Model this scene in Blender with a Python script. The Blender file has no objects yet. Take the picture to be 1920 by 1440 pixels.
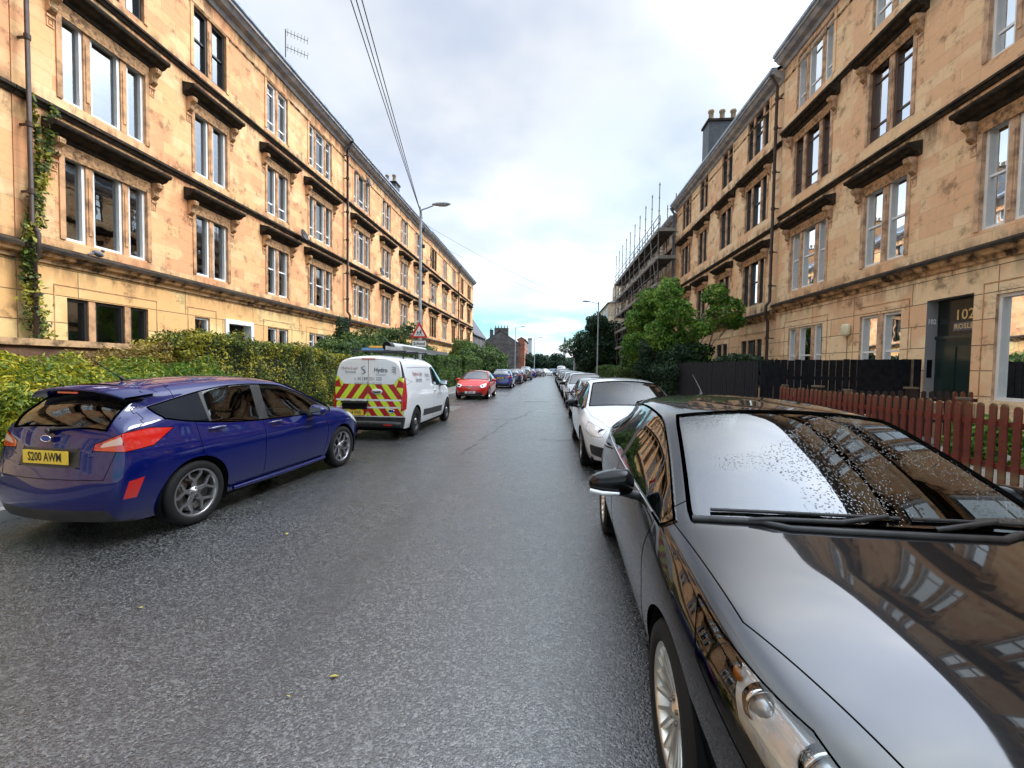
import bpy, bmesh, math, random
import numpy as np
from mathutils import Vector, Matrix
from math import pi, sin, cos, radians, sqrt, hypot, atan2
random.seed(7); RNG = np.random.default_rng(7)
SC = bpy.context.scene
COL = SC.collection

# ------------------------------------------------------------------ camera
def look(yaw, pitch, roll):
    y, p, r = radians(yaw), radians(pitch), radians(roll)
    fw = Vector((-sin(y)*cos(p), cos(y)*cos(p), sin(p))); rt = Vector((cos(y), sin(y), 0)); up = rt.cross(fw)
    R = rt*cos(r) + up*sin(r); U = -rt*sin(r) + up*cos(r)
    return Matrix((R, U, -fw)).transposed()
cam = bpy.data.cameras.new('camera'); cam.sensor_width = 36; cam.lens = 36*820/1920; cam.clip_end = 3000; cam.clip_start = .05
camo = bpy.data.objects.new('camera', cam); COL.objects.link(camo)
camo.matrix_world = Matrix.Translation((0, 0, 1.6)) @ look(4.9, -2.16, .86).to_4x4()
SC.camera = camo
SC.view_settings.view_transform = 'Standard'; SC.view_settings.look = 'None'
SC.view_settings.exposure = EXPO = .60
SC.view_settings.gamma = 1
SC.cycles.max_bounces = 7; SC.cycles.transparent_max_bounces = 12; SC.cycles.caustics_reflective = False; SC.cycles.caustics_refractive = False

# ------------------------------------------------------------------ node helpers
def newtree(nt):
    nt.nodes.clear()
    def N(t, inp=None, **kw):
        n = nt.nodes.new(t)
        for k, v in kw.items(): setattr(n, k, v)
        for k, v in (inp or {}).items():
            if isinstance(v, bpy.types.NodeSocket): nt.links.new(v, n.inputs[k])
            else: n.inputs[k].default_value = v
        return n
    return N
def math_(N, op, a, b=0.0, c=0.0, clamp=False):
    n = N('ShaderNodeMath', {0: a, 1: b, 2: c}, operation=op); n.use_clamp = clamp; return n.outputs[0]
def mixc(N, f, a, b, mode='MIX'):
    n = N('ShaderNodeMix', data_type='RGBA', blend_type=mode)
    nt = n.id_data
    for k, v in ((0, f), (6, a), (7, b)):
        if isinstance(v, bpy.types.NodeSocket): nt.links.new(v, n.inputs[k])
        else: n.inputs[k].default_value = v if k == 0 else (tuple(v)+(1,) if len(v) == 3 else v)
    return n.outputs[2]
def rng(N, v, a, b, c=0., d=1., smooth=False):
    n = N('ShaderNodeMapRange', {0: v, 1: a, 2: b, 3: c, 4: d}); n.clamp = True
    if smooth: n.interpolation_type = 'SMOOTHSTEP'
    return n.outputs[0]
def noise(N, vec, scale, detail=4., rough=.55, dim='3D'):
    n = N('ShaderNodeTexNoise', {'Vector': vec, 'Scale': scale, 'Detail': detail, 'Roughness': rough}); n.noise_dimensions = dim
    return n.outputs[0]

# ------------------------------------------------------------------ world: bright overcast with thin blue gaps
SUN_EL, SUN_AZ = 47, 72       # azimuth from +Y towards +X
w = bpy.data.worlds.new("World"); SC.world = w; w.use_nodes = True
N = newtree(w.node_tree)
tc = N('ShaderNodeTexCoord'); D = tc.outputs['Generated']
sep = N('ShaderNodeSeparateXYZ', {0: D}); dx, dy, dz = sep.outputs
sky = N('ShaderNodeTexSky'); sky.sky_type = 'NISHITA'; sky.sun_disc = False
sky.sun_elevation = radians(SUN_EL); sky.sun_rotation = radians(SUN_AZ); sky.air_density = 1.0; sky.dust_density = .6
zz = math_(N, 'ADD', math_(N, 'MAXIMUM', dz, 0.0), .22)
cx = math_(N, 'DIVIDE', dx, zz); cy = math_(N, 'DIVIDE', dy, zz)
cv = N('ShaderNodeCombineXYZ', {0: cx, 1: cy, 2: 0.0}).outputs[0]
n1 = noise(N, cv, 1.15, 5., .5); n2 = noise(N, cv, .55, 3., .5)
tone = rng(N, n1, .38, .60, 0, 1, True)
blue = rng(N, n2, .40, .62, 0, 1, True)
c_grey = (.61, .69, .84); c_white = (.93, .955, 1.0); c_cyan = (.62, .86, .97)
cl = mixc(N, tone, c_grey, c_white)
cl = mixc(N, math_(N, 'MULTIPLY', blue, .45), cl, c_cyan)
# horizon band: clear cyan with a low bank of white cumulus
nb = noise(N, N('ShaderNodeVectorMath', {0: D, 1: (2.2, 2.2, 9.)}, operation='MULTIPLY').outputs[0], 1.6, 5., .55)
lowb = math_(N, 'MULTIPLY', rng(N, dz, .105, .150, 1, 0, True), rng(N, nb, .50, .66, 1, .1, True))
cl = mixc(N, lowb, cl, (.36, .80, .95))
bank = math_(N, 'MULTIPLY', rng(N, dz, .03, .085, 1, 0, True), rng(N, nb, .38, .50, 0, 1, True))
cl = mixc(N, bank, cl, (.95, .93, .98))
# bright thin cloud towards the sun, brighter overcast overhead
sd = Vector((sin(radians(SUN_AZ))*cos(radians(SUN_EL)), cos(radians(SUN_AZ))*cos(radians(SUN_EL)), sin(radians(SUN_EL))))
gl = N('ShaderNodeVectorMath', {0: D, 1: tuple(sd)}, operation='DOT_PRODUCT').outputs[1]
glow = rng(N, gl, .62, 1.0, 0, 1, True); glow = math_(N, 'MULTIPLY', glow, glow)
st = math_(N, 'ADD', math_(N, 'SUBTRACT', 1.0, rng(N, dz, .18, .50, 0, .30, True)), rng(N, dz, .62, 1.0, 0, 1.3, True))
st = math_(N, 'ADD', st, math_(N, 'MULTIPLY', glow, 4.2))
bgc = N('ShaderNodeBackground', {0: cl, 1: st}); bgs = N('ShaderNodeBackground', {0: sky.outputs[0], 1: .1})
cov = rng(N, n1, .25, .42, .80, .97, True)
mx = N('ShaderNodeMixShader', {0: cov, 1: bgs.outputs[0], 2: bgc.outputs[0]})
N('ShaderNodeOutputWorld', {0: mx.outputs[0]})
sun = bpy.data.lights.new('sun', 'SUN'); sun.energy = 1.5; sun.angle = radians(20); sun.color = (1, .975, .94)
so = bpy.data.objects.new('sun', sun); COL.objects.link(so)
so.rotation_euler = (-sd).to_track_quat('-Z', 'Y').to_euler()

# ------------------------------------------------------------------ materials
MATS = {}
def mat(name, base=(.5, .5, .5), rough=.6, metal=0., spec=.5, coat=0., ior=1.5, emit=None, fn=None, crough=.03):
    if name in MATS: return MATS[name]
    m = bpy.data.materials.new(name); m.use_nodes = True
    N = newtree(m.node_tree)
    p = N('ShaderNodeBsdfPrincipled', {'Base Color': tuple(base)+(1,), 'Roughness': rough, 'Metallic': metal, 'Specular IOR Level': spec, 'Coat Weight': coat, 'IOR': ior, 'Coat Roughness': crough})
    if coat: p.inputs['Coat IOR'].default_value = ior; p.inputs['IOR'].default_value = 1.45
    N('ShaderNodeOutputMaterial', {0: p.outputs[0]})
    if emit: p.inputs['Emission Color'].default_value = tuple(emit)+(1,); p.inputs['Emission Strength'].default_value = 1
    if fn: fn(N, p, m)
    MATS[name] = m; return m
def OC(N, scale=(1, 1, 1)):
    t = N('ShaderNodeTexCoord').outputs['Object']
    return N('ShaderNodeVectorMath', {0: t, 1: scale}, operation='MULTIPLY').outputs[0]
def link(N, p, k, v): p.id_data.links.new(v, p.inputs[k])
def bump(N, p, h, strength=.3, dist=.01):
    b = N('ShaderNodeBump', {'Height': h, 'Strength': strength, 'Distance': dist}); link(N, p, 'Normal', b.outputs[0])

def varied(a, b, scale=3., lo=.35, hi=.65, bs=0, bscale=30, bdist=.005, detail=5.):
    def f(N, p, m):
        v = OC(N); n = noise(N, v, scale, detail, .6)
        link(N, p, 'Base Color', mixc(N, rng(N, n, lo, hi), a, b))
        if bs: bump(N, p, noise(N, v, bscale, 4.), bs, bdist)
    return f

def stone_mat(name, ca, cb, cc, bw=.95, rh=.335, mortar=.006, mdark=.30, stain=1., courses=(4.05, 7.3, 10.6, 13.3), rustic=False):
    def f(N, p, m):
        t = N('ShaderNodeTexCoord').outputs['Object']
        s = N('ShaderNodeSeparateXYZ', {0: t}); X, Y, Z = s.outputs
        al = math_(N, 'ADD', Y, X)
        v = N('ShaderNodeCombineXYZ', {0: al, 1: Z, 2: 0.}).outputs[0]
        br = N('ShaderNodeTexBrick', {'Vector': v, 'Color1': (0, 0, 0, 1), 'Color2': (1, 1, 1, 1), 'Mortar': (.5, .5, .5, 1), 'Scale': 1., 'Mortar Size': mortar, 'Mortar Smooth': .3, 'Bias': 0., 'Brick Width': bw, 'Row Height': rh})
        br.offset = .5
        nz = noise(N, v, .55, 3., .5); nf = noise(N, v, 5., 6., .65)
        blk = N('ShaderNodeSeparateColor', {0: br.outputs[0]}).outputs[0]
        c = mixc(N, rng(N, blk, .15, .85), ca, cb)
        c = mixc(N, math_(N, 'MULTIPLY', rng(N, math_(N, 'ADD', nz, math_(N, 'MULTIPLY', blk, .34)), .62, .74, 0, 1, True), .9), c, cc)
        c = mixc(N, math_(N, 'MULTIPLY', rng(N, nf, .45, .75), .35), c, tuple(x*.62 for x in ca))
        # soot clinging to and running down from the projecting courses, broken up by noise
        ns = noise(N, N('ShaderNodeCombineXYZ', {0: math_(N, 'MULTIPLY', al, 2.2), 1: math_(N, 'MULTIPLY', Z, .55), 2: 0.}).outputs[0], 1.3, 6., .7)
        so_ = 0.0
        for cz in courses:
            d = math_(N, 'SUBTRACT', Z, cz)
            up = rng(N, d, 0., .42, 1, 0); dn = rng(N, d, -.75, -.12, 0, .8)
            band = math_(N, 'MULTIPLY', up, math_(N, 'GREATER_THAN', d, 0.0))
            band2 = math_(N, 'MULTIPLY', dn, math_(N, 'LESS_THAN', d, 0.0))
            so_ = math_(N, 'ADD', so_, math_(N, 'ADD', band, band2)) if not isinstance(so_, float) else math_(N, 'ADD', band, band2)
        so_ = math_(N, 'MULTIPLY', so_, rng(N, ns, .42, .60, 0, 1, True), clamp=True)
        c = mixc(N, math_(N, 'MULTIPLY', so_, .85*stain), c, (.045, .032, .022))
        ns2 = noise(N, v, 1.7, 6., .72)
        c = mixc(N, math_(N, 'MULTIPLY', rng(N, ns2, .53, .68, 0, 1, True), .62*stain), c, (.11, .06, .03))
        c = mixc(N, math_(N, 'MULTIPLY', br.outputs['Fac'], mdark), c, (.09, .05, .025))
        link(N, p, 'Base Color', c)
        h = math_(N, 'SUBTRACT', math_(N, 'MULTIPLY', nf, .4), br.outputs['Fac'])
        bump(N, p, h, .5, .012 if rustic else .006)
    return mat(name, (.6, .4, .2), .85, fn=f, spec=.25)

ST_L = stone_mat('sandstone ashlar left', (.80, .46, .215), (.90, .60, .33), (.76, .35, .17))
ST_LG = stone_mat('sandstone rusticated left', (.86, .59, .26), (.91, .65, .31), (.82, .46, .19), bw=3.1, rh=.62, mortar=.011, mdark=.9, rustic=True)
ST_R = stone_mat('sandstone ashlar right', (.86, .60, .35), (.93, .72, .47), (.80, .48, .27), courses=(4.3, 7.75, 11.2, 14.2))
ST_RG = stone_mat('sandstone rusticated right', (.89, .66, .40), (.95, .75, .49), (.80, .50, .29), bw=2.2, rh=.56, mortar=.011, mdark=.9, courses=(4.3, 7.75, 11.2, 14.2), rustic=True)
ST_P = stone_mat('sandstone pale', (.62, .52, .40), (.70, .60, .46), (.50, .40, .30))
ST_GR = stone_mat('dark harled gable', (.13, .12, .12), (.17, .16, .16), (.09, .085, .09), mdark=.2)
ST_RED = stone_mat('red sandstone', (.36, .14, .09), (.42, .18, .11), (.28, .10, .07))
SURR_L = mat('worn brown sandstone', fn=varied((.66, .38, .20), (.19, .10, .055), 3.0, .42, .72, .5, 18, .01), rough=.85, spec=.2)
SURR_R = mat('worn pinkish sandstone', fn=varied((.68, .45, .29), (.18, .11, .075), 3.0, .42, .72, .5, 18, .01), rough=.85, spec=.2)
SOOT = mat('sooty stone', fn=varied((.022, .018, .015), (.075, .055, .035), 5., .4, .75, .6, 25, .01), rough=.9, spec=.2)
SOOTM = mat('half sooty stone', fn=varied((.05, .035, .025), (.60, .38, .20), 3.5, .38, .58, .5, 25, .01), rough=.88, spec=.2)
CARVE = mat('carved stone frieze', fn=varied((.58, .34, .17), (.16, .095, .055), 9., .42, .66, 1., 22, .03), rough=.88, spec=.2)
WHITE = mat('white painted frame', fn=varied((.88, .88, .87), (.78, .79, .78), 4), rough=.35)
DKFR = mat('dark painted frame', (.03, .027, .025), .4)
GUTTER = mat('blue grey lead gutter', fn=varied((.42, .50, .60), (.25, .30, .38), 3), rough=.5)
LEAD = mat('dark lead', (.10, .11, .14), .5)
CORN = mat('shade tinted stone cornice', fn=varied((.20, .21, .25), (.42, .40, .38), 2.5), rough=.7)  # stone cornice, with the blue shade under the gutter mixed into its colour
SLATE = mat('slate', fn=varied((.085, .09, .105), (.05, .052, .06), 6, bs=.4, bscale=14, bdist=.02), rough=.5)
IRON = mat('rusty brown iron', fn=varied((.022, .012, .010), (.06, .03, .02), 6), rough=.6)
POTC = mat('buff clay pot', fn=varied((.45, .33, .20), (.16, .11, .08), 6), rough=.8)
BLACKM = mat('matt black', (.008, .008, .008), .9, spec=.1)
CURT = mat('added net curtain', fn=varied((.62, .64, .60), (.42, .45, .42), 5), rough=.9)  # pale nets added behind the panes to brighten them like reflected sky
BLIND = mat('pale window blind', (.66, .68, .60), .8)
ROOMD = mat('dark room backing', (.02, .02, .018), .9)  # dark backing sheet, the unlit depth behind the panes put into its colour
GALV = mat('galvanised steel', fn=varied((.30, .33, .37), (.42, .45, .49), 9), rough=.5, metal=.35)
def glass_mat(name, tint, ior=2.1, rough=.0, bmp=.25):
    m = bpy.data.materials.new(name); m.use_nodes = True
    N = newtree(m.node_tree)
    fr = N('ShaderNodeFresnel', {'IOR': ior})
    g = N('ShaderNodeBsdfGlossy', {'Color': (.95, .98, 1, 1), 'Roughness': rough}); t = N('ShaderNodeBsdfTransparent', {'Color': tuple(tint)+(1,)})
    geo = N('ShaderNodeNewGeometry')
    n = noise(N, OC(N), 1.3, 2.); b = N('ShaderNodeBump', {'Height': n, 'Strength': bmp, 'Distance': .01})
    m.node_tree.links.new(b.outputs[0], g.inputs['Normal'])
    x = N('ShaderNodeMixShader', {0: fr.outputs[0], 1: t.outputs[0], 2: g.outputs[0]})
    N('ShaderNodeOutputMaterial', {0: x.outputs[0]}); MATS[name] = m; return m
GLASS = glass_mat('window glass', (.75, .82, .80), 3.6, .015)

# ------------------------------------------------------------------ mesh builder
class MB:
    def __init__(s): s.v = []; s.f = []; s.m = []; s.mats = []; s.sm = []
    def mi(s, m):
        if m not in s.mats: s.mats.append(m)
        return s.mats.index(m)
    def add(s, vs, fs, m, smooth=False):
        o = len(s.v); s.v += [tuple(v) for v in vs]; k = s.mi(m)
        for f in fs: s.f.append(tuple(i+o for i in f)); s.m.append(k); s.sm.append(smooth)
        return s
    def box(s, a, b, m):
        x0, y0, z0 = (min(a[i], b[i]) for i in range(3)); x1, y1, z1 = (max(a[i], b[i]) for i in range(3))
        return s.add([(x0, y0, z0), (x1, y0, z0), (x1, y1, z0), (x0, y1, z0), (x0, y0, z1), (x1, y0, z1), (x1, y1, z1), (x0, y1, z1)],
                     [(0, 3, 2, 1), (4, 5, 6, 7), (0, 1, 5, 4), (1, 2, 6, 5), (2, 3, 7, 6), (3, 0, 4, 7)], m)
    def obox(s, c, ax, ay, az, m):     # centre and three half axes
        c, ax, ay, az = map(Vector, (c, ax, ay, az))
        vs = [c+i*ax+j*ay+k*az for k in (-1, 1) for i, j in ((-1, -1), (1, -1), (1, 1), (-1, 1))]
        return s.add(vs, [(0, 3, 2, 1), (4, 5, 6, 7), (0, 1, 5, 4), (1, 2, 6, 5), (2, 3, 7, 6), (3, 0, 4, 7)], m)
    def tube(s, pts, r, m, n=8, caps=True, smooth=True):
        pts = [Vector(p) for p in pts]; rs = r if isinstance(r, (list, tuple)) else [r]*len(pts)
        vs = []; up = Vector((0, 0, 1))
        for i, p in enumerate(pts):
            d = (pts[min(i+1, len(pts)-1)]-pts[max(i-1, 0)])
            d = d.normalized() if d.length > 1e-9 else up
            a = d.cross(Vector((0, 0, 1)) if abs(d.z) < .93 else Vector((1, 0, 0))).normalized(); b = d.cross(a)
            for k in range(n): t = 2*pi*k/n; vs.append(p+(a*cos(t)+b*sin(t))*rs[i])
        fs = [(i*n+k, i*n+(k+1) % n, (i+1)*n+(k+1) % n, (i+1)*n+k) for i in range(len(pts)-1) for k in range(n)]
        s.add(vs, fs, m, smooth)
        if caps: s.add(vs[:n], [tuple(range(n))], m); s.add(vs[-n:], [tuple(range(n))], m)
        return s
    def lathe(s, prof, m, c=(0, 0, 0), axis='Z', n=24, smooth=True):
        vs = []
        for r, h in prof:
            for k in range(n):
                t = 2*pi*k/n; x, y = r*cos(t), r*sin(t)
                q = (x, y, h) if axis == 'Z' else ((h, x, y) if axis == 'X' else (x, h, y))
                vs.append((c[0]+q[0], c[1]+q[1], c[2]+q[2]))
        L = len(prof)
        return s.add(vs, [(i*n+k, i*n+(k+1) % n, (i+1)*n+(k+1) % n, (i+1)*n+k) for i in range(L-1) for k in range(n)], m, smooth)
    def prism(s, poly, a, b, m, tr=None):   # poly (p,q) extruded between a and b on third axis; tr maps (u,p,q)
        tr = tr or (lambda u, p, q: (p, q, u)); n = len(poly)
        vs = [tr(a, p, q) for p, q in poly]+[tr(b, p, q) for p, q in poly]
        return s.add(vs, [(i, (i+1) % n, n+(i+1) % n, n+i) for i in range(n)]+[tuple(range(n))[::-1], tuple(range(n, 2*n))], m)
    def quad(s, a, b, c, d, m): return s.add([a, b, c, d], [(0, 1, 2, 3)], m)
    def mesh(s, name):
        me = bpy.data.meshes.new(name); me.from_pydata(s.v, [], s.f)
        for m in s.mats: me.materials.append(m)
        me.polygons.foreach_set('material_index', s.m); me.polygons.foreach_set('use_smooth', s.sm)
        me.update(); return me
    def build(s, name, parent=None, loc=None):
        return mobj(name, s.mesh(name), parent, loc)
def mobj(name, me, parent=None, loc=None):
    o = bpy.data.objects.new(name, me); COL.objects.link(o)
    if parent is not None: o.parent = parent
    if loc is not None: o.location = loc
    return o
def tag(o, label=None, cat=None, group=None, kind=None):
    if label: o['label'] = label
    if cat: o['category'] = cat
    if group: o['group'] = group
    if kind: o['kind'] = kind
    return o
def empty(name, loc, label=None, cat=None, group=None, rz=0):
    o = bpy.data.objects.new(name, None); COL.objects.link(o); o.location = loc; o.rotation_euler = (0, 0, rz)
    o.empty_display_size = .2
    return tag(o, label, cat, group)
def copy_tree(o, parent=None):
    c = o.copy(); COL.objects.link(c); c.parent = parent
    for ch in list(o.children): copy_tree(ch, c)
    return c
def text_mb(mb, txt, size, m, tr, align='CENTER', extrude=0., shear=0., bold=0., spacing=1.):
    cu = bpy.data.curves.new('txt', 'FONT'); cu.body = txt; cu.size = size; cu.align_x = align; cu.align_y = 'CENTER'
    cu.shear = shear; cu.offset = bold; cu.space_character = spacing; cu.resolution_u = 2
    ob = bpy.data.objects.new('txt', cu); COL.objects.link(ob)
    dg = bpy.context.evaluated_depsgraph_get(); me = ob.evaluated_get(dg).to_mesh()
    vs = [tr(v.co.x, v.co.y) for v in me.vertices]; fs = [tuple(p.vertices) for p in me.polygons]
    mb.add(vs, fs, m); ob.evaluated_get(dg).to_mesh_clear()
    bpy.data.objects.remove(ob); bpy.data.curves.remove(cu)

# ------------------------------------------------------------------ ground, road, pavements
def asphalt(N, p, m):
    v = OC(N); fine = N('ShaderNodeTexVoronoi', {'Vector': v, 'Scale': 170.}); fine.feature = 'F1'
    rnd = N('ShaderNodeSeparateColor', {0: fine.outputs['Color']}).outputs[0]; co = N('ShaderNodeTexVoronoi', {'Vector': v, 'Scale': 85.}); rn2 = N('ShaderNodeSeparateColor', {0: co.outputs['Color']}).outputs[0]
    big = noise(N, v, .35, 4., .6); mid = noise(N, v, 2.2, 5., .6)
    s = N('ShaderNodeSeparateXYZ', {0: v}); X = s.outputs[0]
    c = mixc(N, rng(N, rnd, .35, .95), (.007, .008, .009), (.040, .040, .038))
    c = mixc(N, rng(N, rn2, .58, .95, 0, 1), c, (.17, .17, .165))
    c = mixc(N, rng(N, rnd, .965, .975), c, (.26, .25, .22))
    c = mixc(N, rng(N, big, .35, .65, .0, .45), c, (.028, .03, .033))
    joint = math_(N, 'ABSOLUTE', math_(N, 'ADD', X, math_(N, 'ADD', 1.35, math_(N, 'MULTIPLY', mid, .25))))
    c = mixc(N, rng(N, joint, .02, .28, .38, 0), c, (.014, .015, .016))
    link(N, p, 'Base Color', c)
    wet = math_(N, 'ADD', rng(N, mid, .2, .8, .17, .27), rng(N, rnd, 0, 1, 0, .08)); link(N, p, 'Roughness', wet)
    h = math_(N, 'SUBTRACT', 1., fine.outputs['Distance']); h = math_(N, 'SUBTRACT', h, co.outputs['Distance']); bump(N, p, math_(N, 'ADD', h, math_(N, 'MULTIPLY', noise(N, v, 70., 2.), .25)), .5, .004)
ASPH = mat('wet asphalt', fn=asphalt, spec=.8, ior=1.85)
PAVE = mat('pavement', fn=varied((.13, .13, .12), (.22, .215, .20), 2., bs=.5, bscale=60, bdist=.004), rough=.6)
KERB = mat('kerb stone', fn=varied((.24, .24, .23), (.36, .36, .34), 3., bs=.4), rough=.55)
EARTH = mat('earth and grass', fn=varied((.035, .05, .015), (.07, .055, .03), 1.5, bs=.6, bscale=20, bdist=.03), rough=.95)
PATCHM = mat('newer asphalt patch', fn=varied((.10, .10, .10), (.15, .15, .145), 30, bs=.5, bscale=90, bdist=.004), rough=.4)
GRAVEL = mat('pale garden gravel', fn=varied((.22, .20, .17), (.42, .40, .36), 22, bs=.8, bscale=35, bdist=.02), rough=.85)
def sheet(name, x0, x1, y0, y1, z, m, kind='structure'):
    mb = MB(); mb.quad((x0, y0, z), (x1, y0, z), (x1, y1, z), (x0, y1, z), m); return tag(mb.build(name), kind=kind)
sheet('ground', -900, 900, -400, 1500, -.02, EARTH)
sheet('road', -5.35, 2.45, -40, 96, 0, ASPH)
sheet('side_road', -60, 70, 96.004, 104, 0, ASPH)
sheet('side_street', 2.45, 60, 64.6, 71, 0.0, ASPH)
KX0, KX1 = -5.35, 2.45
mb = MB(); mb.quad((-7.4, -40, .115), (KX0-.13, -40, .115), (KX0-.13, 94, .115), (-7.4, 94, .115), PAVE); tag(mb.build('pavement'), kind='structure')
mb = MB(); mb.quad((KX1+.13, -40, .115), (5.45, -40, .115), (5.45, 64, .115), (KX1+.13, 64, .115), PAVE); tag(mb.build('pavement'), kind='structure')
for x0, x1, y1 in ((KX0-.13, KX0, 94), (KX1, KX1+.13, 64)):
    mb = MB(); y = -20.
    while y < y1: mb.box((x0, y, -.01), (x1, y+.9, .12), KERB); y += .912
    tag(mb.build('kerb'), kind='structure')
mb = MB()
for x, y, sx, sy in ((-3.9, 16.4, .9, 1.9), (-2.9, 26.5, .7, 2.6), (-.6, 20.6, 1.1, .55)): mb.quad((x-sx/2, y-sy/2, .004), (x+sx/2, y-sy/2, .004), (x+sx/2, y+sy/2, .004), (x-sx/2, y+sy/2, .004), PATCHM)
tag(mb.build('road_patch'), kind='structure')
# garden terraces either side
mb = MB(); mb.box((-11.3, -40, -.01), (-7.4, 63.2, .16), EARTH); tag(mb.build('garden_ground'), kind='structure')
mb = MB(); mb.box((5.45, -40, -.01), (9.4, 61.5, .16), GRAVEL); tag(mb.build('garden_ground'), kind='structure')

# ------------------------------------------------------------------ tenements
def shared(cache, key, fn):
    if key not in cache: cache[key] = fn()
    return cache[key]
WC = {}
FANL = mat('dark fanlight glass', (.012, .02, .018), .15, spec=.4)
def frame_mesh(wd, ht, style, fm):
    def mk():
        mb = MB(); t = .068; d = .035; D_ = .09
        mb.box((-d, -wd/2, 0), (D_, -wd/2+t, ht), fm); mb.box((-d, wd/2-t, 0), (D_, wd/2, ht), fm)
        mb.box((-d, -wd/2+t, 0), (D_, wd/2-t, t), fm); mb.box((-d, -wd/2+t, ht-t), (D_, wd/2-t, ht), fm)
        rails = {'plain': (), 'sash': (.52,), 'low': (.24,), 'top': (.80,), 'both': (.22, .80)}[style]
        for r in rails: mb.box((-d+.004, -wd/2+t, ht*r-.028), (d+(.012 if style == 'sash' else -.004), wd/2-t, ht*r+.028), fm)
        return mb.mesh('window_frame')
    return shared(WC, ('f', round(wd, 2), round(ht, 2), style, fm.name), mk)
def pane_mesh(wd, ht):
    def mk():
        mb = MB(); mb.quad((0, -wd/2+.03, .03), (0, wd/2-.03, .03), (0, wd/2-.03, ht-.03), (0, -wd/2+.03, ht-.03), GLASS); return mb.mesh('glass_pane')
    return shared(WC, ('p', round(wd, 2), round(ht, 2)), mk)
def curt_mesh(wd, ht, kind):
    def mk():
        mb = MB(); n = 22; m = CURT if kind == 'net' else BLIND
        if kind == 'net':
            vs = []
            for i in range(n+1):
                y = -wd/2+wd*i/n; x = .025*sin(i*2.3)+.01*sin(i*5.1); vs += [(x, y, 0), (x, y, ht)]
            mb.add(vs, [(2*i, 2*i+2, 2*i+3, 2*i+1) for i in range(n)], m, True)
        elif kind == 'blind':
            z = ht*.05
            while z < ht: mb.quad((-.01, -wd/2, z), (-.01, wd/2, z), (.012, wd/2, z+.05), (.012, -wd/2, z+.05), m); z += .055
        else:
            mb.quad((0, -wd/2, ht*.45), (0, wd/2, ht*.45), (0, wd/2, ht), (0, -wd/2, ht), m)
        return mb.mesh('curtain')
    return shared(WC, ('c', round(wd, 2), round(ht, 2), kind), mk)
def hood_mesh(wd, sur, k):
    def mk():
        mb = MB(); pr = [(0, -.24), (.07, -.24), (.10, -.16), (.21, -.13), (.28, -.06), (.36, -.045), (.385, .0), (.385, .045), (.25, .075), (0, .13)]
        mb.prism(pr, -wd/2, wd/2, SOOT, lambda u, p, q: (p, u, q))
        mb.prism([(0, -.56), (.03, -.56), (.045, -.26), (0, -.26)], -wd/2+.34, wd/2-.34, CARVE, lambda u, p, q: (p, u, q))
        return mb.mesh('window_hood')
    return shared(WC, ('h', round(wd, 1), k), mk)
def bracket_mesh(k, sur):
    def mk():
        mb = MB(); pr = [(0, .0), (.30, .0), (.335, -.06), (.31, -.14), (.22, -.19), (.15, -.25), (.14, -.33), (.17, -.39), (.13, -.45), (.05, -.50), (0, -.52)]
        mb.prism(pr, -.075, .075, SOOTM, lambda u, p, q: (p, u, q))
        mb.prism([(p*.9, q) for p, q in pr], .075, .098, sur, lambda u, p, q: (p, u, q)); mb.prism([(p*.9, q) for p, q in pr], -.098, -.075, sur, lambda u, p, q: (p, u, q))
        mb.box((0, -.10, -.62), (.05, .10, -.56), sur)
        for a, b in (((-.09, -.86), (.09, -.83)), ((-.09, -.66), (.09, -.63)), ((-.09, -.83), (-.06, -.66)), ((.06, -.83), (.09, -.66)), ((-.03, -.79), (.06, -.765)), ((-.03, -.765), (-.005, -.70))):
            mb.box((0, a[0], a[1]), (.022, b[0], b[1]), sur)
        return mb.mesh('bracket')
    return shared(WC, ('b', k), mk)

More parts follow.
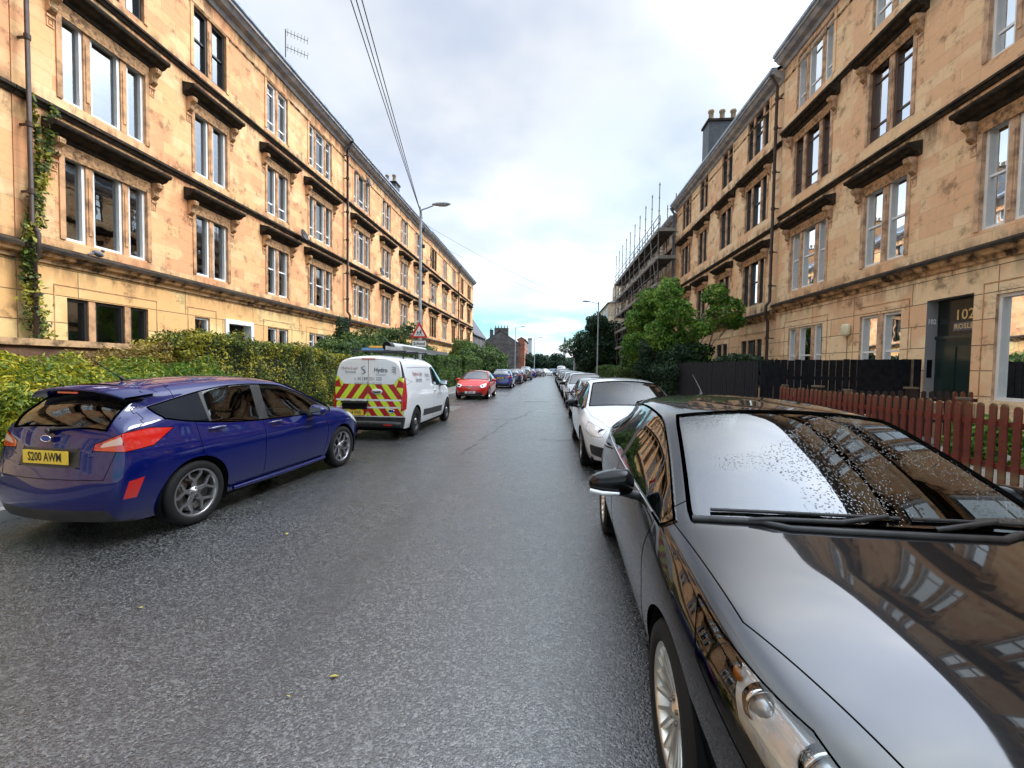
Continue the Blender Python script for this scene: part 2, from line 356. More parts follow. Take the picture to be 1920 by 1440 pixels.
def tenement(label, s, X, y0, y1, bays, zs, stone, gstone, sur, courses, eave, k, rnd, doors=(), styles=None, ground=True, depth=10.5, frames=None, pipes=(), gover={}, dd_=.56, group='sandstone tenements along the street', name='tenement', dark=0.0):
    """s=+1 faces +X. zs: list of (z0,z1) for floors G,1,2,3; bays: (centre, kind, scale)"""
    root = empty(name, (X, (y0+y1)/2, 0), label, 'tenement', group); yc = (y0+y1)/2
    R = random.Random(rnd)
    def T(wd, y, z): return (s*wd, y-yc, z)
    holes = []; wins = []
    for bi, (c, kind, sc) in enumerate(bays):
        lights = {'tri': [(-1.02, .38), (0, .72), (1.02, .38)], 'pair': [(-.42, .66), (.42, .66)]}[kind] if kind != 'none' else []
        if kind == 'tri': lights = [(-.79, .50), (0, .76), (.79, .50)]
        lights = [(o*sc, wd*sc) for o, wd in lights]
        for fl, (z0, z1) in enumerate(zs):
            if fl == 0 and any(abs(c-d[0]) < .9 for d in doors): continue
            if fl == 0 and not ground: continue
            L = lights
            if fl == 0 and bi in gover: L = [(o+gover[bi][0], wd) for o, wd in gover[bi][1]]
            u0 = c+L[0][0]-L[0][1]/2-.0; u1 = c+L[-1][0]+L[-1][1]/2
            holes.append((u0, u1, z0, z1)); wins.append((bi, fl, c, kind, L, z0, z1, u0, u1))
    for d in doors: holes.append((d[0]-d[1]/2, d[0]+d[1]/2, d[2], d[3]))
    # wall skin with real openings
    us = sorted({y0, y1} | {h[0] for h in holes} | {h[1] for h in holes}); z_s = sorted({-.02, courses[0]-.02, eave} | {h[2] for h in holes} | {h[3] for h in holes})
    mb = MB()
    for i in range(len(us)-1):
        for j in range(len(z_s)-1):
            um = (us[i]+us[i+1])/2; zm = (z_s[j]+z_s[j+1])/2
            if us[i+1]-us[i] < 1e-4 or z_s[j+1]-z_s[j] < 1e-4: continue
            if any(h[0] < um < h[1] and h[2] < zm < h[3] for h in holes): continue
            m = gstone if zm < courses[0] else stone
            q = [T(0, us[i], z_s[j]), T(0, us[i+1], z_s[j]), T(0, us[i+1], z_s[j+1]), T(0, us[i], z_s[j+1])]
            mb.quad(*q, m)
    # ends, back
    for yy in (y0, y1): mb.quad(T(0, yy, -.02), T(-depth, yy, -.02), T(-depth, yy, eave), T(0, yy, eave), stone)
    mb.quad(T(-depth, y0, 0), T(-depth, y1, 0), T(-depth, y1, eave), T(-depth, y0, eave), stone)
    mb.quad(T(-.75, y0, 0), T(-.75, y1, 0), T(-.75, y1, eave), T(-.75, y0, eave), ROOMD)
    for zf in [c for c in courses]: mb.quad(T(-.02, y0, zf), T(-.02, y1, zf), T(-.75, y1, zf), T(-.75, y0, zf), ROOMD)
    mb.build('wall', root)
    tr = lambda u, p, q: T(p, u, q)
    e0, e1 = y0+.001, y1-.001
    for ci, cz in enumerate(courses[:3]):
        mb = MB()
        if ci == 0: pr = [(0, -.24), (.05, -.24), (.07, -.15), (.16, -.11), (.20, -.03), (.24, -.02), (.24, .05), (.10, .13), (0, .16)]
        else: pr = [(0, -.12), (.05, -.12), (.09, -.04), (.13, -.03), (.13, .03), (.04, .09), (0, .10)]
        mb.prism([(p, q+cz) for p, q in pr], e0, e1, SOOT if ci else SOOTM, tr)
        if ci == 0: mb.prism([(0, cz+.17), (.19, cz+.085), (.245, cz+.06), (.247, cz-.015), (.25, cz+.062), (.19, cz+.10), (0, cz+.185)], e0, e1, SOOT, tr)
        mb.build('string_course', root)
    mb = MB()
    mb.prism([(0, eave-.95), (.03, eave-.95), (.05, eave-.90), (0, eave-.89)], e0, e1, SOOTM, tr)
    mb.prism([(0, eave-.42), (.06, eave-.42), (.12, eave-.30), (.30, eave-.24), (.40, eave-.12), (.46, eave-.10), (.46, eave-.0), (0, eave)], e0, e1, CORN, tr)
    mb.build('cornice', root)
    mb = MB(); mb.prism([(.30, eave+.004), (.50, eave+.004), (.53, eave+.03), (.53, eave+.13), (.49, eave+.14), (.30, eave+.14)], e0, e1, GUTTER, tr); mb.build('gutter', root)
    mb = MB(); rz = eave+3.0; rm = depth/2
    mb.quad(T(.32, y0, eave+.14), T(.32, y1, eave+.14), T(-rm, y1, rz), T(-rm, y0, rz), SLATE); mb.quad(T(-rm, y0, rz), T(-rm, y1, rz), T(-depth-.2, y1, eave), T(-depth-.2, y0, eave), SLATE)
    for yy in (y0, y1): mb.add([T(.3, yy, eave), T(-rm, yy, rz), T(-depth, yy, eave)], [(0, 1, 2)], stone)
    roof = mb.build('roof', root)
    for yy, dd in ((y0+.5, -rm+.5), (y1-.5, -rm+.5)):
        mb = MB(); a = T(dd-1.3, yy-.45, rz-1.6); b = T(dd+1.3, yy+.45, rz+1.15); mb.box(a, b, stone if k != 'R' else SOOTM)
        a = T(dd-1.36, yy-.5, rz+1.15); b = T(dd+1.36, yy+.5, rz+1.28); mb.box(a, b, SOOT); ch = mb.build('chimney', roof)
        mb = MB()
        for q in range(5):
            cx_, cy_, cz_ = T(dd-1.0+q*.5, yy, rz+1.28); mb.lathe([(.13, 0), (.15, .04), (.115, .12), (.10, .45), (.13, .50), (.13, .58), (.08, .58)], POTC, (cx_, cy_, cz_), n=10)
        mb.build('chimney_pot', roof)
    # windows
    for bi, fl, c, kind, L, z0, z1, u0, u1 in wins:
        mb = MB(); dp = .15
        mb.quad(T(0, u0, z0), T(-dp-.1, u0, z0), T(-dp-.1, u0, z1), T(0, u0, z1), sur); mb.quad(T(0, u1, z0), T(-dp-.1, u1, z0), T(-dp-.1, u1, z1), T(0, u1, z1), sur)
        mb.quad(T(0, u0, z1), T(0, u1, z1), T(-dp-.1, u1, z1), T(-dp-.1, u0, z1), sur); mb.quad(T(0, u0, z0), T(0, u1, z0), T(-dp-.1, u1, z0), T(-dp-.1, u0, z0), sur)
        for a, b in zip(L[:-1], L[1:]):
            m0 = c+a[0]+a[1]/2; m1 = c+b[0]-b[1]/2
            mb.prism([(-dp-.1, z0), (-.02, z0), (-.02, z1-.0), (-dp-.1, z1)], m0, m1, sur, tr)
            if fl: mb.box(T(-.02, m0+.04, z0+.25), T(.0, m1-.04, z1-.35), sur)
        if fl:   # slim raised architrave
            for a, b in ((u0-.12, u0-.002), (u1+.002, u1+.12)): mb.box(T(.002, a, z0), T(.03, b, z1+.10), sur if fl < 3 else stone)
            mb.box(T(.002, u0-.002, z1+.004), T(.025, u1+.002, z1+.10), sur)
        else:
            for a, b in ((u0-.28, u0-.26), (u1+.26, u1+.28)): mb.box(T(.001, a, z0), T(.012, b, z1+.28), SURR_L)
            mb.box(T(.001, u0-.26, z1+.26), T(.012, u1+.26, z1+.28), SURR_L)
        wn = mb.build('window', root)
        key = (bi, fl); stl, fm, inside = (styles or {}).get(key, (None, None, None))
        stl = stl or R.choice(['plain', 'sash', 'sash', 'low', 'both', 'top']); fm = fm or (WHITE if R.random() > dark else DKFR)
        inside = inside if inside is not None else R.choice(['net', 'net', 'blind', 'half', '', ''])  # nets and blinds added at random here to lighten the panes
        for o, wd in L:
            f = mobj('window_frame', frame_mesh(wd-.004, z1-z0-.004, stl, fm), wn, T(-dp, c+o, z0+.002)); f.rotation_euler = (0, 0, 0 if s > 0 else pi)
            g = mobj('glass_pane', pane_mesh(wd, z1-z0), wn, T(-dp-.0, c+o, z0))
            if inside:
                cu = mobj('curtain', curt_mesh(wd*1.1, z1-z0, inside), wn, T(-dp-.09, c+o, z0))
                if s < 0: cu.rotation_euler = (0, 0, pi)
        if fl in (1, 2):
            hw = (u1-u0)+.88; h = mobj('window_hood', hood_mesh(hw, sur, k), root, T(0, c, z1+.46)); h.rotation_euler = (0, 0, 0 if s > 0 else pi)
            for e in (-1, 1):
                b = mobj('bracket', bracket_mesh(k, sur), h, (.0, e*(hw/2-.22), -.242)); b.scale = (.80, .85, .85)
    for d in doors:
        c, wd, z0, z1 = d[:4]; mb = MB(); dm = d[4]
        if d[5]: # painted surround
            mb.box(T(.0, c-wd/2-.15, z0), T(.05, c-wd/2, z1+.15), d[5]); mb.box(T(.0, c+wd/2, z0), T(.05, c+wd/2+.15, z1+.15), d[5]); mb.box(T(0, c-wd/2, z1), T(.05, c+wd/2, z1+.15), d[5])
        rev = d[6]; 
        for u in (c-wd/2, c+wd/2): mb.quad(T(0, u, z0), T(-.74, u, z0), T(-.74, u, z1), T(0, u, z1), rev)
        mb.quad(T(0, c-wd/2, z1), T(0, c+wd/2, z1), T(-.75, c+wd/2, z1), T(-.75, c-wd/2, z1), rev)
        mb.box(T(-.76, c-wd/2, z0-.3), T(.05, c+wd/2, z0), SURR_R)
        en = mb.build('entrance', root)
        mb = MB(); mb.box(T(-.25, c-wd/2, z0), T(-.31, c+wd/2, z0+(z1-z0)*.60), dm); mb.box(T(-.23, c-wd/2+.08, z0+.2), T(-.245, c-.04, z0+(z1-z0)*.52), dm); mb.box(T(-.23, c+.04, z0+.2), T(-.245, c+wd/2-.08, z0+(z1-z0)*.52), dm)
        mb.box(T(-.22, c-wd/2, z0+(z1-z0)*.60), T(-.31, c+wd/2, z0+(z1-z0)*.60+.08), dm)
        mb.build('door', en)
        mb = MB(); mb.quad(T(-.27, c-wd/2, z0+(z1-z0)*.62), T(-.27, c+wd/2, z0+(z1-z0)*.62), T(-.27, c+wd/2, z1), T(-.27, c-wd/2, z1), FANL); mb.build('fanlight', en)
    for py, pm, r in pipes:
        mb = MB(); mb.tube([T(.26, py, .1), T(.26, py, 3.7), T(.36, py, 3.85), T(.36, py, courses[0]+.3), T(.22, py, courses[0]+.5), T(.22, py, eave-.55), T(.5, py, eave-.1)], r, pm, 10)
        for z in (1.2, 3.0, 5.2, 6.6, 8.4, 9.9, 11.7, 12.9): mb.tube([T(.27 if z < 3.7 else .22, py, z-.05), T(.27 if z < 3.7 else .22, py, z+.05)], r*1.4, pm, 10); mb.box(T(0, py-.02, z-.02), T(.27, py+.02, z+.02), pm)
        mb.build('drainpipe', root)
    return root

ZL = [(1.15, 3.08), (4.42, 6.42), (7.62, 9.58), (10.90, 12.78)]; CL = (4.02, 7.30, 10.60); EL = 13.75
ZR = [(1.05, 3.30), (4.76, 7.0), (8.42, 10.62), (11.75, 13.75)]; CR = (4.28, 7.95, 11.35); ER = 14.4
DOORG = mat('dark green door', (.012, .028, .026), .35, coat=.3); DOORR = mat('speckled close wall', fn=varied((.20, .20, .21), (.34, .34, .35), 60), rough=.6)
W = WHITE; BRN = mat('brown painted frame', (.09, .045, .025), .45)
DOORK = mat('dark panelled door', (.02, .018, .018), .4)
sl = {(1, 1): ('plain', W, ''), (1, 2): ('plain', W, 'net'), (1, 3): ('sash', DKFR, 'blind'), (1, 0): ('plain', DKFR, 'blind'),
      (2, 1): ('plain', W, 'blind'), (2, 2): ('plain', W, 'net'), (2, 3): ('sash', DKFR, 'blind'), (3, 1): ('sash', W, 'half'), (3, 2): ('low', W, 'net'), (3, 3): ('both', W, 'net'),
      (4, 1): ('sash', W, 'half'), (4, 2): ('low', W, 'net'), (4, 3): ('both', W, 'net')}
# in this list bay 0 lies outside the picture on the near side
tenement('sandstone tenement nearest on the left, with ivy at its edge and a white door surround', 1, -11.3, 8.42, 23.24,
         [(10.42, 'tri', 1.0), (13.85, 'pair', .92), (17.4, 'pair', .92), (20.8, 'tri', 1.0)], ZL, ST_L, ST_LG, SURR_L, CL, EL, 'L', 3,
         styles={(a-1, b): v for (a, b), v in sl.items()}, pipes=((23.2, IRON, .065), (8.55, IRON, .042)), gover={1: (-.45, [(0, .62)])},
         doors=((15.1, 1.15, .3, 3.0, DOORK, WHITE, WHITE),))
tenement('sandstone tenement left of the street, seen past the picture edge', 1, -11.3, -12, 8.40,
         [(5.6, 'tri', 1.0), (1.9, 'pair', .92), (-1.8, 'pair', .92), (-5.5, 'tri', 1.0)], ZL, ST_L, ST_LG, SURR_L, CL, EL, 'L', 4)
tenement('sandstone tenement behind the street lamp and school sign', 1, -11.3, 23.26, 39.2,
         [(25.5, 'tri', 1.05), (29.4, 'pair', 1.0), (33.1, 'pair', 1.0), (36.9, 'tri', 1.05)], ZL, ST_L, ST_LG, SURR_L, CL, EL-.1, 'L', 5)
tenement('sandstone tenement beyond the street lamp, with dishes on its front', 1, -11.3, 39.22, 52.4,
         [(41.5, 'tri', 1.05), (46.1, 'pair', 1.1), (50.5, 'pair', 1.1)], ZL, ST_L, ST_LG, SURR_L, CL, EL, 'L', 6, pipes=((52.3, IRON, .07),), dark=.5)
tenement('farthest sandstone tenement of the left row, ending at a gable', 1, -11.3, 52.42, 63.2,
         [(55.2, 'pair', 1.15), (60.0, 'tri', 1.15)], ZL, ST_L, ST_LG, SURR_L, CL, EL, 'L', 8, dark=.6)
sr = {(0, 0): ('sash', W, 'net'), (0, 1): ('sash', W, 'half'), (0, 2): ('both', BRN, 'half'), (0, 3): ('low', W, 'net'),
      (1, 0): ('sash', W, 'blind'), (1, 1): ('sash', W, 'net'), (1, 2): ('both', BRN, ''), (1, 3): ('low', W, 'net'),
      (2, 0): ('plain', W, 'net'), (2, 1): ('sash', W, 'net'), (2, 2): ('low', W, 'net'), (2, 3): ('plain', W, '')}
t102 = tenement('sandstone tenement nearest on the right, with the dark green door numbered 102', -1, 9.4, -10, 19.28,
         [(17.2, 'tri', 1.05), (13.48, 'pair', 1.05), (9.55, 'tri', 1.05), (5.6, 'pair', 1.05), (1.8, 'pair', 1.05), (-2.1, 'pair', 1.05), (-6, 'tri', 1.05)], ZR, ST_R, ST_RG, SURR_R, CR, ER, 'R', 11,
         gover={2: (-.3, [(-.5, .85), (.5, .85)])}, doors=((11.28, 1.22, 1.0, 3.42, DOORG, None, DOORR),), styles=sr)
tenement('sandstone tenement right, with empty dark windows behind the bright green tree', -1, 9.4, 19.30, 34.6,
         [(21.5, 'tri', 1.0), (25.0, 'pair', .95), (28.6, 'pair', .95), (32.0, 'tri', .95)], [(z0-.1, z1-.25) for z0, z1 in ZR], ST_R, ST_RG, SURR_R, (4.05, 7.7, 11.05), ER-.45, 'R', 12,
         styles={(b, f): (('sash'), DKFR, '' if f else 'net') for b in range(4) for f in range(4)}, pipes=((19.42, IRON, .06), (34.5, LEAD, .09)))
tenement('grey weathered tenement behind the scaffolding', -1, 9.4, 34.62, 61.6,
         [(37.5, 'tri', 1.0), (41.5, 'pair', 1.0), (45.5, 'pair', 1.0), (49.5, 'tri', 1.0), (54, 'pair', 1.), (58.5, 'tri', 1.)], [(z0-.1, z1-.25) for z0, z1 in ZR], ST_P, ST_P, SURR_R, (4.05, 7.7, 11.05), ER-1.2, 'R', 13, dark=.7)

# ------------------------------------------------------------------ vehicles
def paint(name, col, flake=.0, ior=1.9, rough=.35, dew=0.):
    def f(N, p, m):
        geo = N('ShaderNodeNewGeometry'); v = OC(N)
        if dew:
            vo = N('ShaderNodeTexVoronoi', {'Vector': v, 'Scale': 150.}); d = rng(N, vo.outputs['Distance'], .0, .38, 1, 0, True)
            k = rng(N, noise(N, v, 3., 4.), .42, .6); bump(N, p, math_(N, 'MULTIPLY', d, k), dew, .002)
            lf = math_(N, 'MULTIPLY', noise(N, v, 9., 5., .7), .07); link(N, p, 'Coat Roughness', lf)
        out = [n for n in m.node_tree.nodes if n.type == 'OUTPUT_MATERIAL'][0]
        dk = N('ShaderNodeBsdfDiffuse', {'Color': (.006, .006, .006, 1)})
        mx = N('ShaderNodeMixShader', {0: geo.outputs['Backfacing'], 1: p.outputs[0], 2: dk.outputs[0]})
        m.node_tree.links.new(mx.outputs[0], out.inputs[0])
    return mat(name, col, rough, metal=flake, coat=1., ior=ior, fn=f, crough=.015, spec=.12)
TYRE = mat('tyre rubber', (.012, .012, .012), .75, spec=.3)
TRIM = mat('black plastic trim', fn=varied((.012, .012, .013), (.03, .03, .032), 12), rough=.45)
SEAL = mat('rubber seal', (.006, .006, .006), .6, spec=.3)
CHROME = mat('chrome', (.78, .79, .80), .12, metal=1.)
ALLOY = mat('silver alloy', (.62, .60, .55), .28, metal=.9)
ALLOYD = mat('grey alloy', (.30, .30, .31), .3, metal=.85)
STEELB = mat('black steel wheel', (.012, .012, .012), .4)
DISC = mat('brake disc', (.16, .15, .14), .4, metal=.8)
LRED = mat('red lamp lens', (.55, .015, .012), .12, coat=1., ior=1.6)
LPALE = mat('pale lamp lens', (.62, .42, .36), .15, coat=1., ior=1.6)
LCLR = mat('silver lamp', (.82, .84, .86), .18, metal=.25, coat=.6)
LDARK = mat('dark lamp bezel', (.01, .01, .011), .15, coat=.8)
AMBER = mat('amber lamp', (.75, .25, .05), .2, coat=.6)
CARGL = glass_mat('car glass', (.46, .56, .51), 2.0, .0, 0)
QGL = mat('dark quarter glass', (.006, .008, .012), .05, spec=.08, ior=1.3)
CARGL2 = glass_mat('dim car glass', (.34, .40, .38), 1.65, .0, 0)
def wetglass():
    m = glass_mat('rain beaded windscreen', (.46, .56, .51), 2.0, .0, 0); nt = m.node_tree; N = lambda t, inp=None, **kw: None
    tc_ = nt.nodes.new('ShaderNodeTexCoord'); vo = nt.nodes.new('ShaderNodeTexVoronoi'); vo.inputs['Scale'].default_value = 75; nt.links.new(tc_.outputs['Object'], vo.inputs['Vector'])
    no = nt.nodes.new('ShaderNodeTexNoise'); no.inputs['Scale'].default_value = 2.2; nt.links.new(tc_.outputs['Object'], no.inputs['Vector'])
    a = nt.nodes.new('ShaderNodeMapRange'); a.inputs[1].default_value = .10; a.inputs[2].default_value = .34; a.inputs[3].default_value = 1; a.inputs[4].default_value = 0; a.interpolation_type = 'SMOOTHSTEP'; nt.links.new(vo.outputs['Distance'], a.inputs[0])
    b = nt.nodes.new('ShaderNodeMapRange'); b.inputs[1].default_value = .46; b.inputs[2].default_value = .60; nt.links.new(no.outputs[0], b.inputs[0])
    c = nt.nodes.new('ShaderNodeMath'); c.operation = 'MULTIPLY'; nt.links.new(a.outputs[0], c.inputs[0]); nt.links.new(b.outputs[0], c.inputs[1])
    bm = [n for n in nt.nodes if n.type == 'BUMP'][0]; nt.links.new(c.outputs[0], bm.inputs['Height']); bm.inputs['Strength'].default_value = .7; bm.inputs['Distance'].default_value = .003
    return m
WETGL = wetglass()
CARGLD = mat('dark car glass', (.012, .016, .018), .02, coat=1., ior=2.0, spec=.9)
LENSG = glass_mat('clear lamp cover', (.9, .93, .95), 1.7)
SEATM = mat('seat fabric', fn=varied((.02, .02, .022), (.05, .05, .055), 20), rough=.9)
YPLATE = mat('yellow plate', (.85, .58, .06), .4); WPLATE = mat('white plate', (.78, .78, .78), .4); INK = mat('black lettering', (.008, .008, .008), .5); BLUEINK = mat('blue band', (.03, .08, .35), .5)

class Soup:
    """polygon soup on a smooth surface: can be split along curves without losing its shading normals"""
    def __init__(s, V, Nn, F, T): s.V = [tuple(v) for v in V]; s.N = [tuple(n) for n in Nn]; s.F = F; s.T = T
    def cent(s, f): n = len(f); return tuple(sum(s.V[i][k] for i in f)/n for k in range(3))
    def nrm(s, f): n = len(f); return tuple(sum(s.N[i][k] for i in f)/n for k in range(3))
    def split(s, g, cand):
        """cand: set of face indices; returns (inside set, outside set) with g>0 inside"""
        G = {}
        def gv(i):
            if i not in G: x = g(s.V[i]); G[i] = x if abs(x) > 1e-6 else 1e-6
            return G[i]
        E = {}; ins = set(); out = set()
        for fi in list(cand):
            f = s.F[fi]; vals = [gv(i) for i in f]
            if min(vals) > 0: ins.add(fi); continue
            if max(vals) < 0: out.add(fi); continue
            a = []; b = []; n = len(f)
            for k in range(n):
                i, j = f[k], f[(k+1) % n]; gi, gj = vals[k], vals[(k+1) % n]
                (a if gi > 0 else b).append(i)
                if gi*gj < 0:
                    e = (min(i, j), max(i, j))
                    if e not in E:
                        t = gi/(gi-gj); E[e] = len(s.V)
                        s.V.append(tuple(s.V[i][q]+(s.V[j][q]-s.V[i][q])*t for q in range(3)))
                        nn = Vector([s.N[i][q]+(s.N[j][q]-s.N[i][q])*t for q in range(3)]); nn.normalize(); s.N.append(tuple(nn))
                        G[E[e]] = 0
                    a.append(E[e]); b.append(E[e])
            s.F[fi] = tuple(a); ins.add(fi); s.F.append(tuple(b)); s.T.append(s.T[fi]); out.add(len(s.F)-1)
        return ins, out
    def region(s, poly, proj, sel, t):
        """retag what lies inside a convex polygon given in projected coordinates"""
        c = {i for i in range(len(s.F)) if sel(s.cent(s.F[i]), s.nrm(s.F[i]), s.T[i])}
        n = len(poly); A = sum(poly[i][0]*poly[(i+1) % n][1]-poly[(i+1) % n][0]*poly[i][1] for i in range(n))
        if A < 0: poly = poly[::-1]
        for i in range(n):
            (x0, y0), (x1, y1) = poly[i], poly[(i+1) % n]; dx_, dy_ = x1-x0, y1-y0; L = hypot(dx_, dy_) or 1
            def g(v, x0=x0, y0=y0, dx_=dx_, dy_=dy_, L=L):
                p, q = proj(v); return (dx_*(q-y0)-dy_*(p-x0))/L
            c, _ = s.split(g, c)
        for i in c: s.T[i] = t(s.T[i]) if callable(t) else t
        return c
    def curve(s, g, sel, t):
        c = {i for i in range(len(s.F)) if sel(s.cent(s.F[i]), s.nrm(s.F[i]), s.T[i])}
        c, _ = s.split(g, c)
        for i in c: s.T[i] = t
        return c

def cage(P):
    T = P['T']; n = len(T); st = []
    zA, zB, zC, zD = P.get('zlow', (.20, .31, .55, .78))
    for i in range(n):
        yc = P['yC'][i]; d = P['dI'][i]
        fE = P['zE'][i]; zd = min(zD, fE-.09) if 'zD' not in P else P['zD'][i]
        r = P.get('tuck', (.09, .035, 0, .004))
        e = 0.0
        if i == 0 or i == n-1: e = 1
        row = [(T[i], yc-r[0], zA+.03*e), (T[i], yc-r[1], zB+.01*e), (T[i], yc-r[2], min(zC, fE-.16)), (T[i], yc-r[3], zd), (T[i]+d*.1, P['yE'][i], P['zE'][i]), (T[i]+d*.25, P['yF'][i], P['zF'][i]), (T[i]+d*.38, P['yG'][i], P['zG'][i])]
        zh = P['zI'][i]-.24*(P['zI'][i]-P['zG'][i])+(.005 if 0 < i < P['screen'][0] else 0); row += [(T[i]+d*.82, P['yG'][i]*.52, zh), (T[i]+d, 0, P['zI'][i])]
        st.append(row)
    for k, i in ((0, 0), (1, n-1)):
        pf = P['proff'] if k == 0 else P['profr']
        sg = -1 if k == 0 else 1
        for q in range(9): x, y, z = st[i][q]; st[i][q] = (x+sg*pf(z), y, z)
        j = 1 if k == 0 else n-2
        for q in range(5): x, y, z = st[j][q]; st[j][q] = (x+sg*pf(z)*.3, y, z)
    V = []; F = []; TG = []; CR = []
    def ring(row): return [(x, -y, z) for x, y, z in row[:8]]+[row[8]]+[(x, y, z) for x, y, z in row[:8]][::-1]
    idx = []
    for row in st:
        R = ring(row); idx.append(list(range(len(V), len(V)+17))); V += R
    for i in range(n-1):
        for j in range(16):
            F.append((idx[i][j], idx[i+1][j], idx[i+1][j+1], idx[i][j+1])); TG.append((i, min(j, 15-j)))
    # caps
    for k, i in ((0, 0), (1, n-1)):
        sg = -1 if k == 0 else 1; bul = P['bulge'][k]; pf = P['proff'] if k == 0 else P['profr']
        row = st[i]; left = [row[q] for q in (4, 3, 2, 1, 0)]; top = row[4:9]; zb = row[0][2]
        cen = [(row[8][0], 0, row[8][2]+(zb-row[8][2])*a) for a in (0, .22, .5, .8, 1.)]
        if k == 1 and P.get('flatrear'): pass
        bot = [(row[0][0], row[0][1]*top[c][1]/max(top[0][1], 1e-6), zb) for c in range(5)]
        grid = []
        for r in range(5):
            g = []
            for c in range(5):
                u = 1-top[c][1]/top[0][1]; v = (0, .22, .5, .8, 1.)[r]
                L_, R_, Tp, B_ = left[r], cen[r], top[c], bot[c]
                p = []
                for q in (1, 2):
                    co = (1-u)*L_[q]+u*R_[q]+(1-v)*Tp[q]+v*B_[q]-((1-u)*(1-v)*left[0][q]+u*(1-v)*top[4][q]+(1-u)*v*left[4][q]+u*v*cen[4][q]); p.append(co)
                y, z = p
                ymx = max(left[r][1], .1)
                if r == 0: x = top[c][0]
                elif c == 0: x = left[r][0]
                else:
                    x0 = P['T'][i]+sg*pf(z); x = x0+sg*bul*(1-min(1, abs(y)/ymx)**2)
                    if r == 0: x = top[c][0]
                g.append((x, y, z))
            grid.append(g)
        ids = {}
        for sd in (-1, 1):
            for r in range(5):
                for c in range(5):
                    if r == 0: q = 4+c; ids[(sd, r, c)] = idx[i][q] if sd < 0 else idx[i][16-q]
                    elif c == 0: q = 4-r; ids[(sd, r, c)] = idx[i][q] if sd < 0 else idx[i][16-q]
                    elif c == 4 and sd > 0: ids[(sd, r, c)] = ids[(-1, r, c)]
                    else: x, y, z = grid[r][c]; ids[(sd, r, c)] = len(V); V.append((x, sd*y, z))
            for r in range(4):
                for c in range(4):
                    q = (ids[(sd, r, c)], ids[(sd, r+1, c)], ids[(sd, r+1, c+1)], ids[(sd, r, c+1)])
                    if (sd*sg) > 0: q = q[::-1]
                    F.append(q); TG.append(('cap', k))
    return V, F, TG, idx, st

def carsurf(P, level):
    V, F, TG, idx, st = cage(P)
    me = bpy.data.meshes.new('tmp'); me.from_pydata([(-x, y, z) for x, y, z in V], [], [f[::-1] for f in F])   # x runs forward
    nm = len(TG); codes = sorted(set(map(str, TG))); 
    at = me.attributes.new('fid', 'INT', 'FACE'); at.data.foreach_set('value', list(range(nm)))
    # creases
    bm = bmesh.new(); bm.from_mesh(me); bm.edges.ensure_lookup_table(); bm.verts.ensure_lookup_table()
    cl = bm.edges.layers.float.get('crease_edge') or bm.edges.layers.float.new('crease_edge')
    def cre(a, b, v):
        e = bm.edges.get((bm.verts[a], bm.verts[b]))
        if e: e[cl] = v
    n = len(idx); s0, s1 = P['screen']; r0, r1 = P['rear']
    for j in (3, 4, 5, 6, 7, 9, 10, 11, 12, 13):
        for i in range(n-1):
            q = min(j, 16-j)
            if q == 4 and P['side'][0] <= i < P['side'][1]: cre(idx[i][j], idx[i+1][j], .7)
            if q == 5 and P['side'][0] <= i < P['side'][1]: cre(idx[i][j], idx[i+1][j], .6)
            if q == 6 and (s0 <= i < s1 or r0 <= i < r1): cre(idx[i][j], idx[i+1][j], .6)
            if q == 4 and i < s0: cre(idx[i][j], idx[i+1][j], .35)
            if q == 7 and 0 < i < s0-1: cre(idx[i][j], idx[i+1][j], .45)
            if q == 3 and 'shoulder' in P: cre(idx[i][j], idx[i+1][j], P['shoulder'])
    for i, v in P.get('cross', {}).items():
        for j in range(4, 12): cre(idx[i][j], idx[i][j+1], v)
    bm.to_mesh(me); bm.free()
    ob = bpy.data.objects.new('tmp', me); COL.objects.link(ob)
    sb = ob.modifiers.new('s', 'SUBSURF'); sb.levels = level; sb.render_levels = level; sb.boundary_smooth = 'PRESERVE_CORNERS'
    dg = bpy.context.evaluated_depsgraph_get(); ev = ob.evaluated_get(dg); m2 = ev.to_mesh()
    VV = [tuple(v.co) for v in m2.vertices]; NN = [tuple(v.normal) for v in m2.vertices]; FF = [tuple(p.vertices) for p in m2.polygons]
    fid = [0]*len(FF); m2.attributes['fid'].data.foreach_get('value', fid)
    ev.to_mesh_clear(); bpy.data.objects.remove(ob); bpy.data.meshes.remove(me)
    tags = []
    for i in fid:
        a, b = TG[i]
        if a == 'cap': tags.append('body')
        elif s0 <= a < s1 and b >= 6: tags.append('windscreen')
        elif r0 <= a < r1 and b >= 6: tags.append('rear_window')
        elif P['side'][0] <= a < P['side'][1] and b == 4: tags.append('side_glass')
        else: tags.append('body')
    return Soup(VV, NN, FF, tags)

